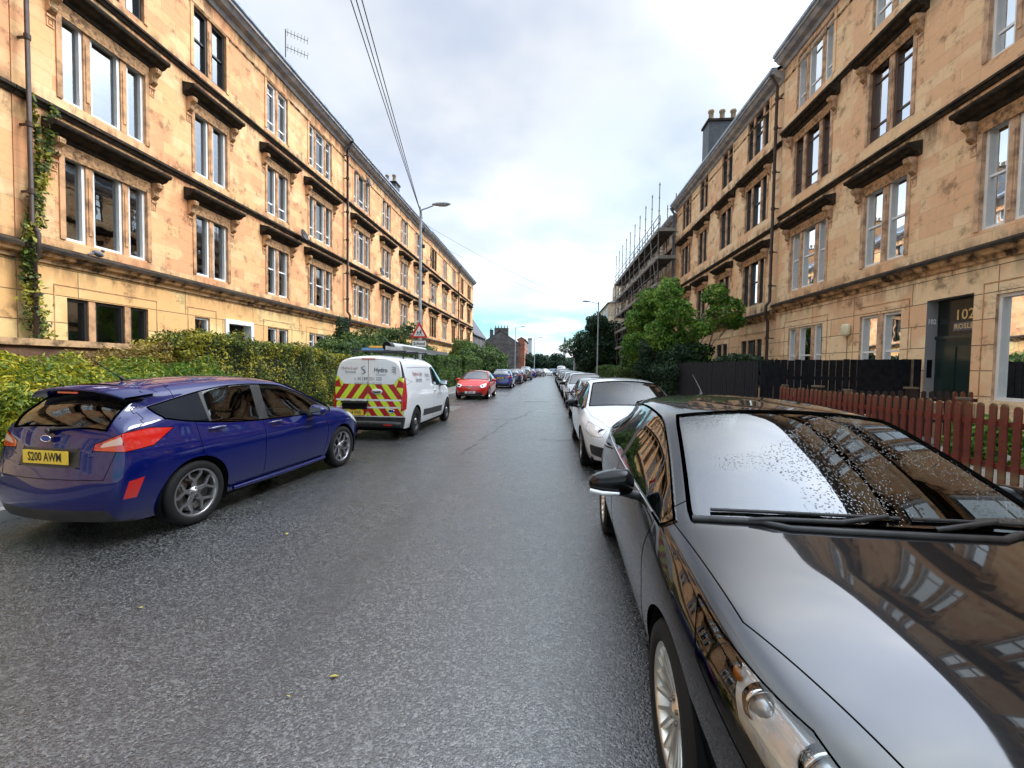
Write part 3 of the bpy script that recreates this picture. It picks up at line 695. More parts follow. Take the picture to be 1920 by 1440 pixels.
def emit(s, tags, name, matf, parent, seam=None, seamr=.0035, ysign=0, trim=None, trimr=.008):
    """build a part from the faces carrying these tags"""
    fs = [i for i in range(len(s.F)) if s.T[i] in tags and (not ysign or s.cent(s.F[i])[1]*ysign > 0) and len(set(s.F[i])) > 2]
    if not fs: return None
    mp = {}; vs = []; ns = []; F = []; M = []; mats = []
    for i in fs:
        f = []
        for v in s.F[i]:
            if v not in mp: mp[v] = len(vs); vs.append(s.V[v]); ns.append(s.N[v])
            if not f or f[-1] != mp[v]: f.append(mp[v])
        m = matf(s.T[i]) if callable(matf) else matf
        if m not in mats: mats.append(m)
        F.append(tuple(f)); M.append(mats.index(m))
    cnt = {}
    for f in F:
        for a, b in zip(f, f[1:]+f[:1]): e = (min(a, b), max(a, b)); cnt[e] = cnt.get(e, 0)+1
    edges = [e for e, c in cnt.items() if c == 1]
    def strip(m, r, lift):
        mats.append(m); k = len(mats)-1
        for a, b in edges:
            A, B = Vector(vs[a]), Vector(vs[b])
            if (B-A).length < 1e-5: continue
            na, nb = Vector(ns[a]), Vector(ns[b]); d = (B-A).normalized(); o = len(vs)
            A2 = A-d*r*.4; B2 = B+d*r*.4
            for p_, n_ in ((A2, na), (B2, nb)):
                sd = d.cross(n_).normalized()
                for q in (p_+sd*r-n_*r*.5, p_+sd*r*.6+n_*lift, p_-sd*r*.6+n_*lift, p_-sd*r-n_*r*.5): vs.append(tuple(q)); ns.append(tuple(n_))
            for q in ((0, 1, 5, 4), (1, 2, 6, 5), (2, 3, 7, 6)): F.append(tuple(o+x for x in q)); M.append(k)
    if seam: strip(seam, seamr, .0012)
    if trim: strip(trim, trimr, trimr*.9)
    me = bpy.data.meshes.new(name); me.from_pydata(vs, [], F)
    for m in mats: me.materials.append(m)
    me.polygons.foreach_set('material_index', M); me.polygons.foreach_set('use_smooth', [True]*len(F))
    me.update()
    me.normals_split_custom_set_from_vertices([Vector(n_).normalized() if Vector(n_).length else Vector((0, 0, 1)) for n_ in ns])
    return mobj(name, me, parent)

def wheel(root, x, y, R, wdt, kind, rimR=None, fine=True):
    """one wheel; y side sign decides which way its face looks"""
    sg = 1 if y > 0 else -1; rim = rimR or R*.70; n = 40 if fine else 20
    o = empty('wheel', (x, y, R)); o.parent = root; 
    mb = MB(); h = wdt/2
    mb.lathe([(rim, -h*.9), (rim+.012, -h), (R*.93, -h*.98), (R*.985, -h*.8), (R, -h*.5), (R, h*.5), (R*.985, h*.8), (R*.93, h*.98), (rim+.012, h), (rim, h*.9)], TYRE, axis='Y', n=n)
    mb.build('tyre', o)
    rm = {'black': STEELB, 'multi': ALLOY, 'wide': ALLOYD, 'five': ALLOY}[kind]
    mb = MB()
    mb.lathe([(rim, h*.9), (rim-.012, h*.92), (rim-.02, h*.8), (rim-.03, h*.3), (rim-.05, -h*.9)], rm, axis='Y', n=n)
    F_ = h*.66
    def bar(a0, r0, a1, r1, w0, w1, d0, d1):
        p0 = Vector((cos(a0)*r0, 0, sin(a0)*r0)); p1 = Vector((cos(a1)*r1, 0, sin(a1)*r1)); d = (p1-p0).normalized(); t = Vector((-d.z, 0, d.x))
        vs = []
        for p_, w_, dd in ((p0, w0, d0), (p1, w1, d1)):
            for q in ((-1, -.03), (-.75, 0), (.75, 0), (1, -.03)): vs.append(p_+t*q[0]*w_+Vector((0, dd+q[1]*.5, 0)))
            vs.append(p_+Vector((0, dd-.045, 0)))
        mb.add(vs, [(0, 1, 6, 5), (1, 2, 7, 6), (2, 3, 8, 7), (3, 4, 9, 8), (4, 0, 5, 9)], rm)
    if kind == 'multi':
        for k in range(10):
            a = 2*pi*k/10
            for e in (-1, 1): bar(a+e*.07, .05, a+e*.155, rim-.012, .012, .008, F_-.01, F_+.02)
        hub = .06
    elif kind == 'wide':
        for k in range(5):
            a = 2*pi*k/5+.3; bar(a, .04, a, rim*.50, .03, .020, F_-.012, F_+.002)
            for e in (-1, 1): bar(a, rim*.48, a+e*.36, rim*.78, .018, .013, F_+.002, F_+.010); bar(a+e*.36, rim*.77, a+e*.30, rim-.012, .013, .016, F_+.010, F_+.015)
        hub = .06
    elif kind == 'five':
        for k in range(5):
            a = 2*pi*k/5
            for e in (-1, 1): bar(a+e*.12, .05, a+e*.22, rim-.012, .022, .017, F_-.01, F_+.012)
        hub = .06
    else:
        mb.lathe([(rim-.03, h*.45), (rim*.72, h*.55), (rim*.5, h*.75), (rim*.35, h*.72), (.0, h*.78)], rm, axis='Y', n=n)
        hub = .07
    if kind == 'black': mb.lathe([(hub, h*.72), (hub*.9, h*.95), (0.001, h*1.0)], ALLOYD, axis='Y', n=16)
    else:
        mb.lathe([(hub, F_-.04), (hub, F_-.005), (hub*.45, F_+.0), (hub*.4, F_+.01), (.001, F_+.012)], rm, axis='Y', n=20)
        for k in range(5): a = 2*pi*k/5+.3; mb.lathe([(.009, F_-.004), (.009, F_+.006), (.001, F_+.006)], DISC, (cos(a)*.043, 0, sin(a)*.043), axis='Y', n=6)
        mb.lathe([(rim*.78, h*.05), (rim*.78, h*.1), (.07, h*.1)], DISC, axis='Y', n=24); mb.lathe([(rim-.03, -h*.3), (.03, -h*.3)], BLACKM, axis='Y', n=24)
    mb.build('rim', o)
    if sg < 0: o.rotation_euler = (0, 0, pi)
    o.rotation_euler[1] = random.uniform(0, .6)
    return o

def blob(mb, c, r, m, p=2.6, n=14, taper=None):
    """superellipsoid"""
    vs = []; f = lambda a: math.copysign(abs(a)**(2/p), a)
    for i in range(n+1):
        t = -pi/2+pi*i/n
        for k in range(2*n):
            u = 2*pi*k/(2*n); x = f(cos(t))*f(cos(u)); y = f(cos(t))*f(sin(u)); z = f(sin(t))
            if taper: x, y, z = taper(x, y, z)
            vs.append((c[0]+x*r[0], c[1]+y*r[1], c[2]+z*r[2]))
    m2 = 2*n
    mb.add(vs, [(i*m2+k, i*m2+(k+1) % m2, (i+1)*m2+(k+1) % m2, (i+1)*m2+k) for i in range(n) for k in range(m2)], m, True)

CARN = [0]
def car(P, label, loc, rz, body, seed=0, level=2, wk='five', group='cars parked along the kerb', fine=False, plate=None, plateb=None, scale=None, name='parked_car', trim=SEAL, cat='car', real_glass=False):
    s = carsurf(P, level); L = P['L']; R = P['R']; ax = P['axles']; hw = max(P['yC'])
    side = lambda c, n_, t: t == 'body' and abs(c[1]) > hw*.55 and abs(n_[1]) > .35 and c[2] < P['dz']
    XZ = lambda v: (-v[0], v[2])
    # wheel arches
    Ra = R+P.get('arch', .045)
    for a in ax:
        s.curve(lambda v, a=a: Ra-hypot(-v[0]-a, (v[2]-R*1.0)), lambda c, n_, t: t == 'body' and abs(c[1]) > hw*.45 and c[2] < R*2.6 and abs(-c[0]-a) < Ra*1.6 and abs(n_[0]) < .97 and n_[2] < .8, 'cut')
    WR = lambda v: (abs(v[1])+(-v[0]), v[2])                 # unrolled round the front corner
    WRR = lambda v: (abs(v[1])+(L+v[0]), v[2])
    frontsel = lambda c, n_, t: t == 'body' and -c[0] < L*.35 and c[2] < P['zE'][2]+.06
    rearsel = lambda c, n_, t: t == 'body' and -c[0] > L*.7 and c[2] < P.get('rl', 1.15)
    for poly in P.get('head', ()): s.region(poly, WR, frontsel, 'headlight')
    for poly, tg in P.get('tail', ()): s.region(poly, WRR, rearsel, tg)
    if P.get('lampsplit'): s.curve(lambda v: -v[0]-P['lampsplit']-(v[2]-.72)*.5, lambda c, n_, t: t == 'headlight', 'headlight2')
    YZ = lambda v: (v[1], v[2])
    cf = lambda c, n_, t: t == 'body' and -c[0] < .5 and n_[0] > .35
    cr = lambda c, n_, t: t in ('body', 'hatch') and -c[0] > L-.55 and n_[0] < -.3
    for poly, tg in P.get('front', ()): s.region(poly, YZ, cf, tg)
    for poly in P.get('hatch', ()): s.region(poly, YZ, lambda c, n_, t: t == 'body' and -c[0] > L-.7 and (n_[0] < -.2 or c[2] > 1.2), 'hatch')
    for poly, tg in P.get('rearp', ()): s.region(poly, YZ, cr, tg)
    if P.get('post'): P['post'](s)
    for poly, tg in P.get('doors', ()): s.region(poly, XZ, side, tg)
    for poly, tg in P.get('sidep', ()): s.region(poly, XZ, lambda c, n_, t: t in ('body', 'door', 'rear_side_door') and abs(n_[1]) > .35 and abs(c[1]) > hw*.55, tg)
    if P.get('quarter'): s.region(P['quarter'], XZ, lambda c, n_, t: t == 'side_glass', 'quarter')
    for poly in P.get('pillars', ()): s.region(poly, XZ, lambda c, n_, t: t == 'side_glass', 'pillar')
    if P.get('bonnet'): s.region(P['bonnet'], lambda v: (-v[0], abs(v[1])), lambda c, n_, t: t == 'body' and -c[0] < P['T'][P['screen'][0]]+.15 and n_[2] > .25, 'bonnet')
    if real_glass:
        fr = .045
        s_in = lambda c, n_, t: t == 'windscreen'
    root = empty(name, loc, label, cat, group, rz)
    if scale: root.scale = scale
    SM = {'body': body, 'headlight': LCLR, 'tail': LRED, 'tail2': LPALE, 'grille': TRIM, 'trimp': TRIM, 'chromep': CHROME, 'fog': LCLR, 'refl': LRED, 'yel': P.get('YEL'), 'redst': P.get('REDST'), 'vent': TRIM, 'refl2': TRIM}
    b = emit(s, {'body', 'trimp', 'grille', 'chromep', 'vent'}, 'body', lambda t: SM[t], root)
    emit(s, {'bonnet'}, 'bonnet', body, root, seam=SEAL)
    for ys in (-1, 1):
        for t_ in ('door', 'rear_side_door'):
            d = emit(s, {t_}, 'door', body, root, seam=SEAL, ysign=ys)
            if d and P.get('handles') and fine:
                hx, hz = P['handles'][0 if t_ == 'door' else 1]
                # find the skin at that spot
                best = min((i for i in range(len(s.V)) if s.V[i][1]*ys > hw*.6), key=lambda i: (s.V[i][0]+hx)**2+(s.V[i][2]-hz)**2)
                yy = s.V[best][1]
                mb = MB(); mb.tube([(-hx-.10, yy-ys*.004, hz), (-hx-.08, yy+ys*.026, hz+.003), (-hx, yy+ys*.034, hz+.005), (-hx+.08, yy+ys*.026, hz+.003), (-hx+.10, yy-ys*.004, hz)], .0125, body, 8)
                mb.tube([(-hx-.085, yy+ys*.030, hz+.014), (-hx, yy+ys*.037, hz+.017), (-hx+.085, yy+ys*.030, hz+.014)], .004, CHROME, 6)
                mb.build('door_handle', d)
    h = emit(s, {'hatch', 'hatchtrim', 'yel', 'redst', 'white2'}, 'tailgate', lambda t: {'yel': P.get('YEL'), 'redst': P.get('REDST'), 'hatchtrim': TRIM}.get(t, body), root, seam=SEAL)
    gm = (CARGL if wk == 'multi' else CARGL2) if real_glass else P.get('glass', CARGLD)
    gw = WETGL if wk == 'multi' else gm
    emit(s, {'windscreen'}, 'windscreen', gw, root, trim=SEAL, trimr=.012)
    emit(s, {'rear_window'}, 'rear_window', CARGLD if not real_glass else gm, root, trim=SEAL, trimr=.010)
    for ys in (-1, 1):
        emit(s, {'side_glass', 'pillar', 'quarter'}, 'side_window', lambda t: TRIM if t == 'pillar' else (QGL if t == 'quarter' else gm), root, ysign=ys, trim=trim, trimr=.008 if trim is SEAL else .010)
        hl = emit(s, {'headlight', 'headlight2'}, 'headlight', LENSG if fine and P.get('lampin') else LCLR, root, seam=SEAL, ysign=ys)
        if hl and fine and P.get('lampin'): P['lampin'](s, hl, ys, body)
        elif hl:
            lx = P['lampc']; mb = MB(); 
            for q in lx: mb.lathe([(.055, -.0), (.06, .012), (.045, .016), (.02, .02), (.001, .022)], LDARK, (-q[0], ys*q[1], q[2]), axis='X', n=14)
            mb.build('lamp_unit', hl)
        emit(s, {'tail', 'tail2', 'refl2'}, 'tail_light', lambda t: SM[t], root, seam=SEAL, ysign=ys)
        emit(s, {'fog', 'refl'}, 'bumper_lamp', lambda t: SM[t], root, ysign=ys)
    # arches, floor pan
    mb = MB()
    for a in ax:
        for ys in (-1, 1):
            pts = []; K = 22
            for k in range(K+1):
                t = -.45+(pi+.9)*k/K; x = a+Ra*cos(t); z = R+Ra*sin(t)
                pts.append((-x, z))
            o = len(mb.v); vs = []
            for x, z in pts:
                if z < .1: z = .1
                vs += [(x, ys*(hw-.035), z), (x, ys*(hw-.36), z)]
            mb.add(vs, [(2*i, 2*i+2, 2*i+3, 2*i+1) for i in range(K)], BLACKM, True)
            mb.add([(x, ys*(hw-.36), max(z, .1)) for x, z in pts], [tuple(range(K+1))], BLACKM)
    mb.box((-.35, -(hw-.16), .16), (-(L-.35), hw-.16, .34), BLACKM)
    mb.box((-(ax[0]+.42), -(hw-.10), .17), (-(ax[1]-.42), hw-.10, .26), BLACKM)
    mb.build('underbody', root)
    for a in ax:
        for ys in (-1, 1): wheel(root, -a, ys*(hw-.125), R, .205, wk, P.get('rimR'), fine)
    # mirrors
    mx, my, mz = P['mirror']
    for ys in (-1, 1):
        mb = MB()
        blob(mb, (-mx, ys*(my+.09), mz), (.075, .125, .075), P.get('mirm', body) or body, 2.8, 10 if fine else 7, lambda x, y, z, ys=ys: (x*(1-.25*(z < 0)*abs(z)), y, z*(1-.22*y*ys)-.12*y*ys))
        mb.tube([(-mx-.01, ys*(my-.10), mz-.08), (-mx, ys*(my-.02), mz-.065), (-mx, ys*(my+.05), mz-.05)], [.035, .028, .025], TRIM, 8)
        mm = mb.build('wing_mirror', root)
        mb = MB(); mb.quad((-mx-.0755, ys*(my-.0), mz-.045), (-mx-.0755, ys*(my+.18), mz-.045), (-mx-.0755, ys*(my+.18), mz+.05), (-mx-.0755, ys*(my-.0), mz+.05), CHROME); mb.build('mirror_glass', mm)
    # number plates
    def putplate(txt, x, z, m, face, tilt=0., y=0., wd=.52):
        mb = MB(); hh = .056; mb.box((x-.006, y-wd/2, z-hh), (x+.006, y+wd/2, z+hh), m)
        tr = (lambda u, v: (x+.008, y+u, z+v)) if face > 0 else (lambda u, v: (x-.008, y-u, z+v))
        text_mb(mb, txt, .105, INK, (lambda u, v: tr(u*.80, v)), bold=.002)
        mb.build('number_plate', root)
    if plate and P.get('platef'): putplate(plate[0], P['platef'][0], P['platef'][1], WPLATE, 1)
    if plateb and P.get('plater'): putplate(plateb, P['plater'][0], P['plater'][1], YPLATE, -1, y=P['plater'][2] if len(P['plater']) > 2 else 0)
    if P.get('extra'): P['extra'](root, s, body, fine)
    return root, s

# ---- shapes.  T = distance behind the front bumper
def prof_front(z): return .05*max(0, 1-abs(z-.42)/.30)
def prof_rear(z): return .09*max(0, 1-abs(z-.42)/.26)
FOCUS = dict(L=4.36, R=.325, rimR=.232, axles=(.90, 3.53), dz=1.0,
    T =[.16, .34, .62, .95, 1.28, 1.72, 2.12, 2.55, 3.05, 3.50, 3.86, 4.10, 4.24],
    yC=[.70, .81, .885, .905, .905, .91, .91, .91, .91, .905, .88, .83, .77],
    yE=[.62, .74, .805, .825, .835, .845, .85, .85, .845, .83, .79, .73, .68],
    zE=[.69, .765, .84, .895, .93, .945, .955, .97, .99, 1.02, 1.05, 1.02, .93],
    yF=[.56, .70, .765, .79, .785, .70, .645, .64, .625, .60, .57, .58, .62],
    zF=[.705, .785, .87, .925, .965, 1.19, 1.35, 1.395, 1.385, 1.31, 1.19, 1.06, .95],
    yG=[.49, .62, .695, .725, .735, .655, .59, .585, .57, .55, .53, .53, .56],
    zG=[.715, .80, .885, .94, .985, 1.215, 1.385, 1.435, 1.43, 1.39, 1.33, 1.12, .96],
    zI=[.73, .835, .93, .985, 1.025, 1.265, 1.44, 1.485, 1.485, 1.45, 1.40, 1.17, .97],
    dI=[-.02, -.03, -.05, -.08, -.20, -.17, -.12, 0, 0, 0, .03, .04, .03],
    bulge=(.15, .10), proff=prof_front, profr=prof_rear, screen=(4, 6), rear=(10, 12), side=(4, 10), shoulder=.25, cross={4: .5, 6: .35, 10: .5},
    pillars=([(2.52, .9), (2.62, .9), (2.55, 1.5), (2.47, 1.5)], [(3.40, .9), (3.45, .9), (3.40, 1.5), (3.35, 1.5)]),
    doors=(([(1.42, .27), (1.34, .60), (1.40, 1.05), (2.56, 1.05), (2.60, .27)], 'door'), ([(2.60, .27), (2.56, 1.05), (3.52, 1.05), (3.50, .72), (3.14, .27)], 'rear_side_door')),
    handles=((2.38, .90), (3.28, .94)), bonnet=[(.20, -.1), (.22, .52), (.62, .735), (1.32, .80), (1.30, -.1)][::1],
    head=([(.86, .60), (.80, .70), (1.02, .775), (1.60, .865), (1.50, .74), (1.10, .58)],),
    front=(([(-.42, .22), (.42, .22), (.50, .44), (-.50, .44)], 'grille'), ([(-.36, .58), (.36, .58), (.38, .62), (-.38, .62)], 'grille')),
    tail=(([(.80, .80), (.80, .98), (1.16, 1.05), (1.18, .86)], 'tail'),), lampc=((.24, .62, .68),),
    mirror=(1.74, .915, 1.00), platef=(.025, .40), plater=(-4.33, .80))
FIESTA = dict(L=4.04, R=.318, rimR=.238, axles=(.83, 3.33), dz=1.02, rl=1.12,
    T =[.15, .32, .58, .86, 1.12, 1.58, 1.98, 2.42, 2.88, 3.28, 3.60, 3.82, 3.92],
    yC=[.66, .77, .84, .865, .865, .868, .868, .868, .868, .868, .85, .81, .76],
    yE=[.58, .70, .775, .795, .805, .81, .81, .81, .80, .78, .745, .71, .70],
    zE=[.69, .77, .85, .90, .915, .915, .92, .935, .96, 1.02, 1.09, 1.06, 1.00],
    yF=[.52, .66, .735, .76, .755, .675, .62, .61, .595, .58, .57, .60, .64],
    zF=[.705, .79, .88, .93, .96, 1.18, 1.34, 1.385, 1.37, 1.28, 1.19, 1.12, 1.02],
    yG=[.46, .585, .665, .695, .705, .63, .57, .56, .545, .53, .52, .55, .58],
    zG=[.715, .805, .895, .945, .98, 1.205, 1.375, 1.425, 1.415, 1.375, 1.33, 1.16, 1.03],
    zI=[.73, .84, .94, .99, 1.02, 1.255, 1.43, 1.475, 1.47, 1.44, 1.405, 1.22, 1.05],
    dI=[-.02, -.03, -.05, -.08, -.19, -.16, -.12, 0, 0, 0, .05, .07, .05],
    bulge=(.14, .10), proff=prof_front, profr=lambda z: .10*max(0, 1-abs(z-.45)/.26), screen=(4, 6), rear=(10, 12), side=(4, 10), shoulder=.3, cross={4: .5, 6: .35, 10: .75},
    pillars=([(2.36, .9), (2.50, .9), (2.44, 1.5), (2.30, 1.5)], [(3.13, .9), (3.19, .9), (3.10, 1.5), (3.04, 1.5)]),
    doors=(([(1.30, .27), (1.22, .60), (1.26, 1.05), (2.44, 1.05), (2.46, .27)], 'door'), ([(2.46, .27), (2.44, 1.05), (3.30, 1.07), (3.28, .72), (2.94, .27)], 'rear_side_door')),
    handles=((2.26, .89), (3.08, .93)), bonnet=[(.20, -.1), (.22, .48), (.60, .70), (1.16, .77), (1.14, -.1)],
    head=([(.80, .62), (.78, .72), (1.02, .79), (1.42, .86), (1.36, .74), (1.05, .62)],),
    front=(([(-.42, .22), (.42, .22), (.46, .42), (-.46, .42)], 'grille'), ([(-.36, .52), (.36, .52), (.42, .66), (-.42, .66)], 'grille')),
    hatch=([(-.74, 1.42), (-.70, .93), (-.60, .60), (.60, .60), (.70, .93), (.74, 1.42)],),
    rearp=(([(-.36, .70), (.36, .70), (.33, .86), (-.33, .86)], 'hatchtrim'), ([(-.70, .20), (-.62, .34), (.62, .34), (.70, .20)], 'trimp'), ([(-.95, .18), (-.95, .235), (.95, .235), (.95, .18)], 'trimp')),
    tail=(([(.60, .872), (.62, .905), (.82, .965), (.84, .90)], 'tail2'), ([(.52, .845), (.54, .90), (.84, .995), (1.06, 1.02), (1.30, 1.0), (1.12, .865), (.86, .835)], 'tail'), ([(.84, .43), (.90, .58), (1.04, .60), (.96, .43)], 'refl')),
    lampc=((.24, .60, .70),), mirror=(1.60, .88, .97), platef=(.03, .38), plater=(-4.035, .785))

def skin_at(s, x, ys, z, tagsel=None):
    best = min((i for i in range(len(s.V)) if s.V[i][1]*ys > .2), key=lambda i: (s.V[i][0]-x)**2+(s.V[i][2]-z)**2); return Vector(s.V[best]), Vector(s.N[best])
def top_at(s, x, y):
    best = min((i for i in range(len(s.V)) if s.N[i][2] > .15), key=lambda i: (s.V[i][0]-x)**2+(s.V[i][1]-y)**2); return Vector(s.V[best]), Vector(s.N[best])
def focus_lamp(s, hl, ys, body):
    """reflector bowl, projector and bezel behind the clear cover"""
    mb = MB(); fs = [i for i in range(len(s.F)) if s.T[i] in ('headlight', 'headlight2') and s.cent(s.F[i])[1]*ys > 0]
    m = {}
    for i in fs:
        c = s.cent(s.F[i]); k = LDARK if s.T[i] == 'headlight2' else LCLR
        q = []
        for v in s.F[i]:
            if v not in m: a = Vector(s.V[v])-Vector(s.N[v])*.05; m[v] = len(mb.v); mb.v.append(tuple(a))
            q.append(m[v])
        mb.f.append(tuple(q)); mb.m.append(mb.mi(k)); mb.sm.append(True)
    mb.build('lamp_bowl', hl)
    mb = MB()
    for t, y, z, r in ((.30, .66, .69, .062), (.46, .735, .725, .05)):
        mb.lathe([(r, -.03), (r+.008, .0), (r, .012), (r*.8, .0), (r*.75, -.02)], CHROME, (-t, ys*y, z), axis='X', n=24)
        mb.lathe([(r*.78, -.01), (r*.6, .018), (r*.3, .03), (.001, .034)], LCLR, (-t, ys*y, z), axis='X', n=20)
    blob(mb, (-.545, ys*.775, .755), (.022, .010, .02), AMBER, 2.2, 8)
    mb.build('lamp_unit', hl)
def wiper(mb, s, pts, r=.009):
    P_ = []
    for x, y, up in pts: p, n = top_at(s, x, y); P_.append(p+n*up)
    mb.tube(P_, r, TRIM, 6); return P_
def interior(root, dashx, sw, seats, z0=.30, rhd=-1, beltz=.93):
    mb = MB(); mb.box((-3.4, -.70, .24), (-.95, .70, .30), SEATM)
    mb.prism([(-dashx+.35, .55), (-dashx+.42, .90), (-dashx+.10, .93), (-dashx-.16, .86), (-dashx-.22, .62)], -.68, .68, TRIM, lambda u, p, q: (p, u, q))
    mb.build('dashboard', root)
    mb = MB(); cx_, cz_ = -dashx-.30, .90
    for k in range(24):
        a, b = 2*pi*k/24, 2*pi*(k+1)/24; R_ = .185
        P_ = [(cx_-.07*sin(t)*1.0, rhd*.36+R_*cos(t), cz_+R_*sin(t)*.92) for t in (a, b)]; mb.tube(P_, .014, TRIM, 6, caps=False)
    mb.box((cx_-.02, rhd*.36-.16, cz_-.03), (cx_+.02, rhd*.36+.16, cz_+.03), TRIM); mb.tube([(cx_, rhd*.36, cz_), (cx_+.25, rhd*.36, cz_-.12)], .04, TRIM, 8); mb.build('steering_wheel', root)
    for sx in seats:
        for y in (-.36, .36):
            mb = MB(); blob(mb, (-sx, y, .50), (.26, .25, .11), SEATM, 3.2, 8); blob(mb, (-sx-.28, y, .84), (.09, .24, .34), SEATM, 3.2, 8, lambda a, b, c: (a-c*.9, b, c)); blob(mb, (-sx-.62*.62, y, 1.22), (.05, .13, .085), SEATM, 3, 7); mb.build('seat', root)
def focus_extra(root, s, body, fine):
    mb = MB()
    bs = lambda y: -(1.285-.20*(1-(y/.8)**2))
    wiper(mb, s, [(bs(y)-.045, y, .012) for y in (-.62, -.4, -.2, 0, .06)], .008); wiper(mb, s, [(bs(-.50)-.0, -.50, .012), (bs(-.42)-.01, -.42, .022), (bs(-.2)-.03, -.2, .026), (bs(-.02)-.045, -.02, .02)], .011); mb.build('wiper', root)
    mb = MB(); wiper(mb, s, [(bs(y)-.04, y, .012) for y in (.10, .3, .5, .64)], .008); wiper(mb, s, [(bs(.12)+.0, .12, .012), (bs(.2), .2, .024), (bs(.4)-.035, .4, .02)], .011); mb.build('wiper', root)
    mb = MB(); ps = []                                          # scuttle panel under the glass
    for k in range(13):
        y = -.72+1.44*k/12; x = -(1.30-.20*(1-(y/.8)**2))+.035; p, n = top_at(s, x, y); ps.append(p+n*.004)
    mb.tube(ps, .016, TRIM, 6); mb.build('scuttle', root)
    interior(root, 1.45, 0, (2.25,), beltz=.93)
    # chrome strip along the foot of the side windows, indicator strip on the mirrors
    for ys in (-1, 1):
        mb = MB(); ps = []
        for t in np.linspace(1.45, 3.75, 16):
            z = float(np.interp(t, FOCUS['T'], FOCUS['zE']))-.006; p, n = skin_at(s, -t, ys, z); ps.append(p+n*.004)
        mb.tube(ps, .008, CHROME, 6); mb.build('window_strip', root)
        mb = MB(); mb.tube([(-1.68, ys*1.125, .965), (-1.665, ys*1.06, .955), (-1.668, ys*.97, .955)], [.012, .014, .010], LCLR, 8); mb.build('indicator', root)
        mb = MB(); ps = []
        for t in np.linspace(.72, 3.9, 20):
            p, n = skin_at(s, -t, ys, .205); ps.append(p+n*.0)
    mb = MB(); p, n = top_at(s, -3.55, 0); mb.tube([p, p+Vector((-.03, 0, .05)), p+Vector((-.30, 0, .20))], [.018, .006, .003], TRIM, 6); mb.build('aerial', root)
FOCUS['lampin'] = focus_lamp; FOCUS['lampsplit'] = .50; FOCUS['mirm'] = mat('gloss black shell', (.003, .003, .004), .10, spec=.35); FOCUS['extra'] = focus_extra
def fiesta_extra(root, s, body, fine):
    mb = MB()
    P_ = []; n_ = 12
    vs = []; fs = []
    for k in range(n_+1):        # roof spoiler
        y = -.57+1.14*k/n_; c = 1-(abs(y)/.57)**4
        vs += [(-3.50, y, 1.405-.05*(1-c)-(y*y)*.09), (-3.80-.06*c, y, 1.375-.05*(1-c)-(y*y)*.10), (-3.80-.06*c, y, 1.352-.05*(1-c)-(y*y)*.10), (-3.62, y, 1.335-.04*(1-c)-(y*y)*.10)]
    for k in range(n_):
        for q in range(3): fs.append((4*k+q, 4*k+q+1, 4*k+5+q, 4*k+4+q)[::-1])
    mb.add(vs, fs, body, True)
    mb.f += []; mb.build('spoiler', root)
    mb = MB(); mb.box((-3.872, -.12, 1.325), (-3.862, .12, 1.34), LRED); mb.build('brake_light', root)
    mb = MB(); mb.tube([(-4.0, .0, 1.02), (-3.99, -.15, 1.035), (-3.985, -.34, 1.05)], [.02, .012, .007], TRIM, 6); mb.tube([(-4.02, .0, 1.0), (-3.97, .0, 1.02)], .028, TRIM, 8); mb.build('wiper', root)
    mb = MB(); mb.tube([(-3.42, 0, 1.44), (-3.46, 0, 1.47), (-3.72, 0, 1.66)], [.022, .006, .003], TRIM, 6); mb.build('aerial', root)
    mb = MB(); K = 24; cxx = -4.028
    mb.add([(cxx-.004, .055*cos(2*pi*k/K), .945+.024*sin(2*pi*k/K)) for k in range(K)], [tuple(range(K))[::-1]], mat('badge blue', (.02, .06, .3), .2, coat=.5))
    mb.tube([(cxx-.002, .058*cos(2*pi*k/K), .945+.027*sin(2*pi*k/K)) for k in range(K+1)], .004, CHROME, 6, caps=False); mb.build('badge', root)
    mb = MB(); text_mb(mb, 'FIESTA', .05, CHROME, lambda u, v: (-4.075, .52-u, .615+v), spacing=1.2); mb.build('badge', root)
    for ys in (-1, 1):
        mb = MB(); mb.tube([(-1.28, ys*.83, .235), (-2.0, ys*.84, .225), (-2.9, ys*.83, .235)], .022, body, 8); mb.build('side_skirt', root)
    interior(root, 1.30, 0, (2.05, 2.9))
FIESTA['extra'] = fiesta_extra; FIESTA['quarter'] = [(3.16, .8), (3.9, .8), (3.9, 1.6), (3.08, 1.6)]

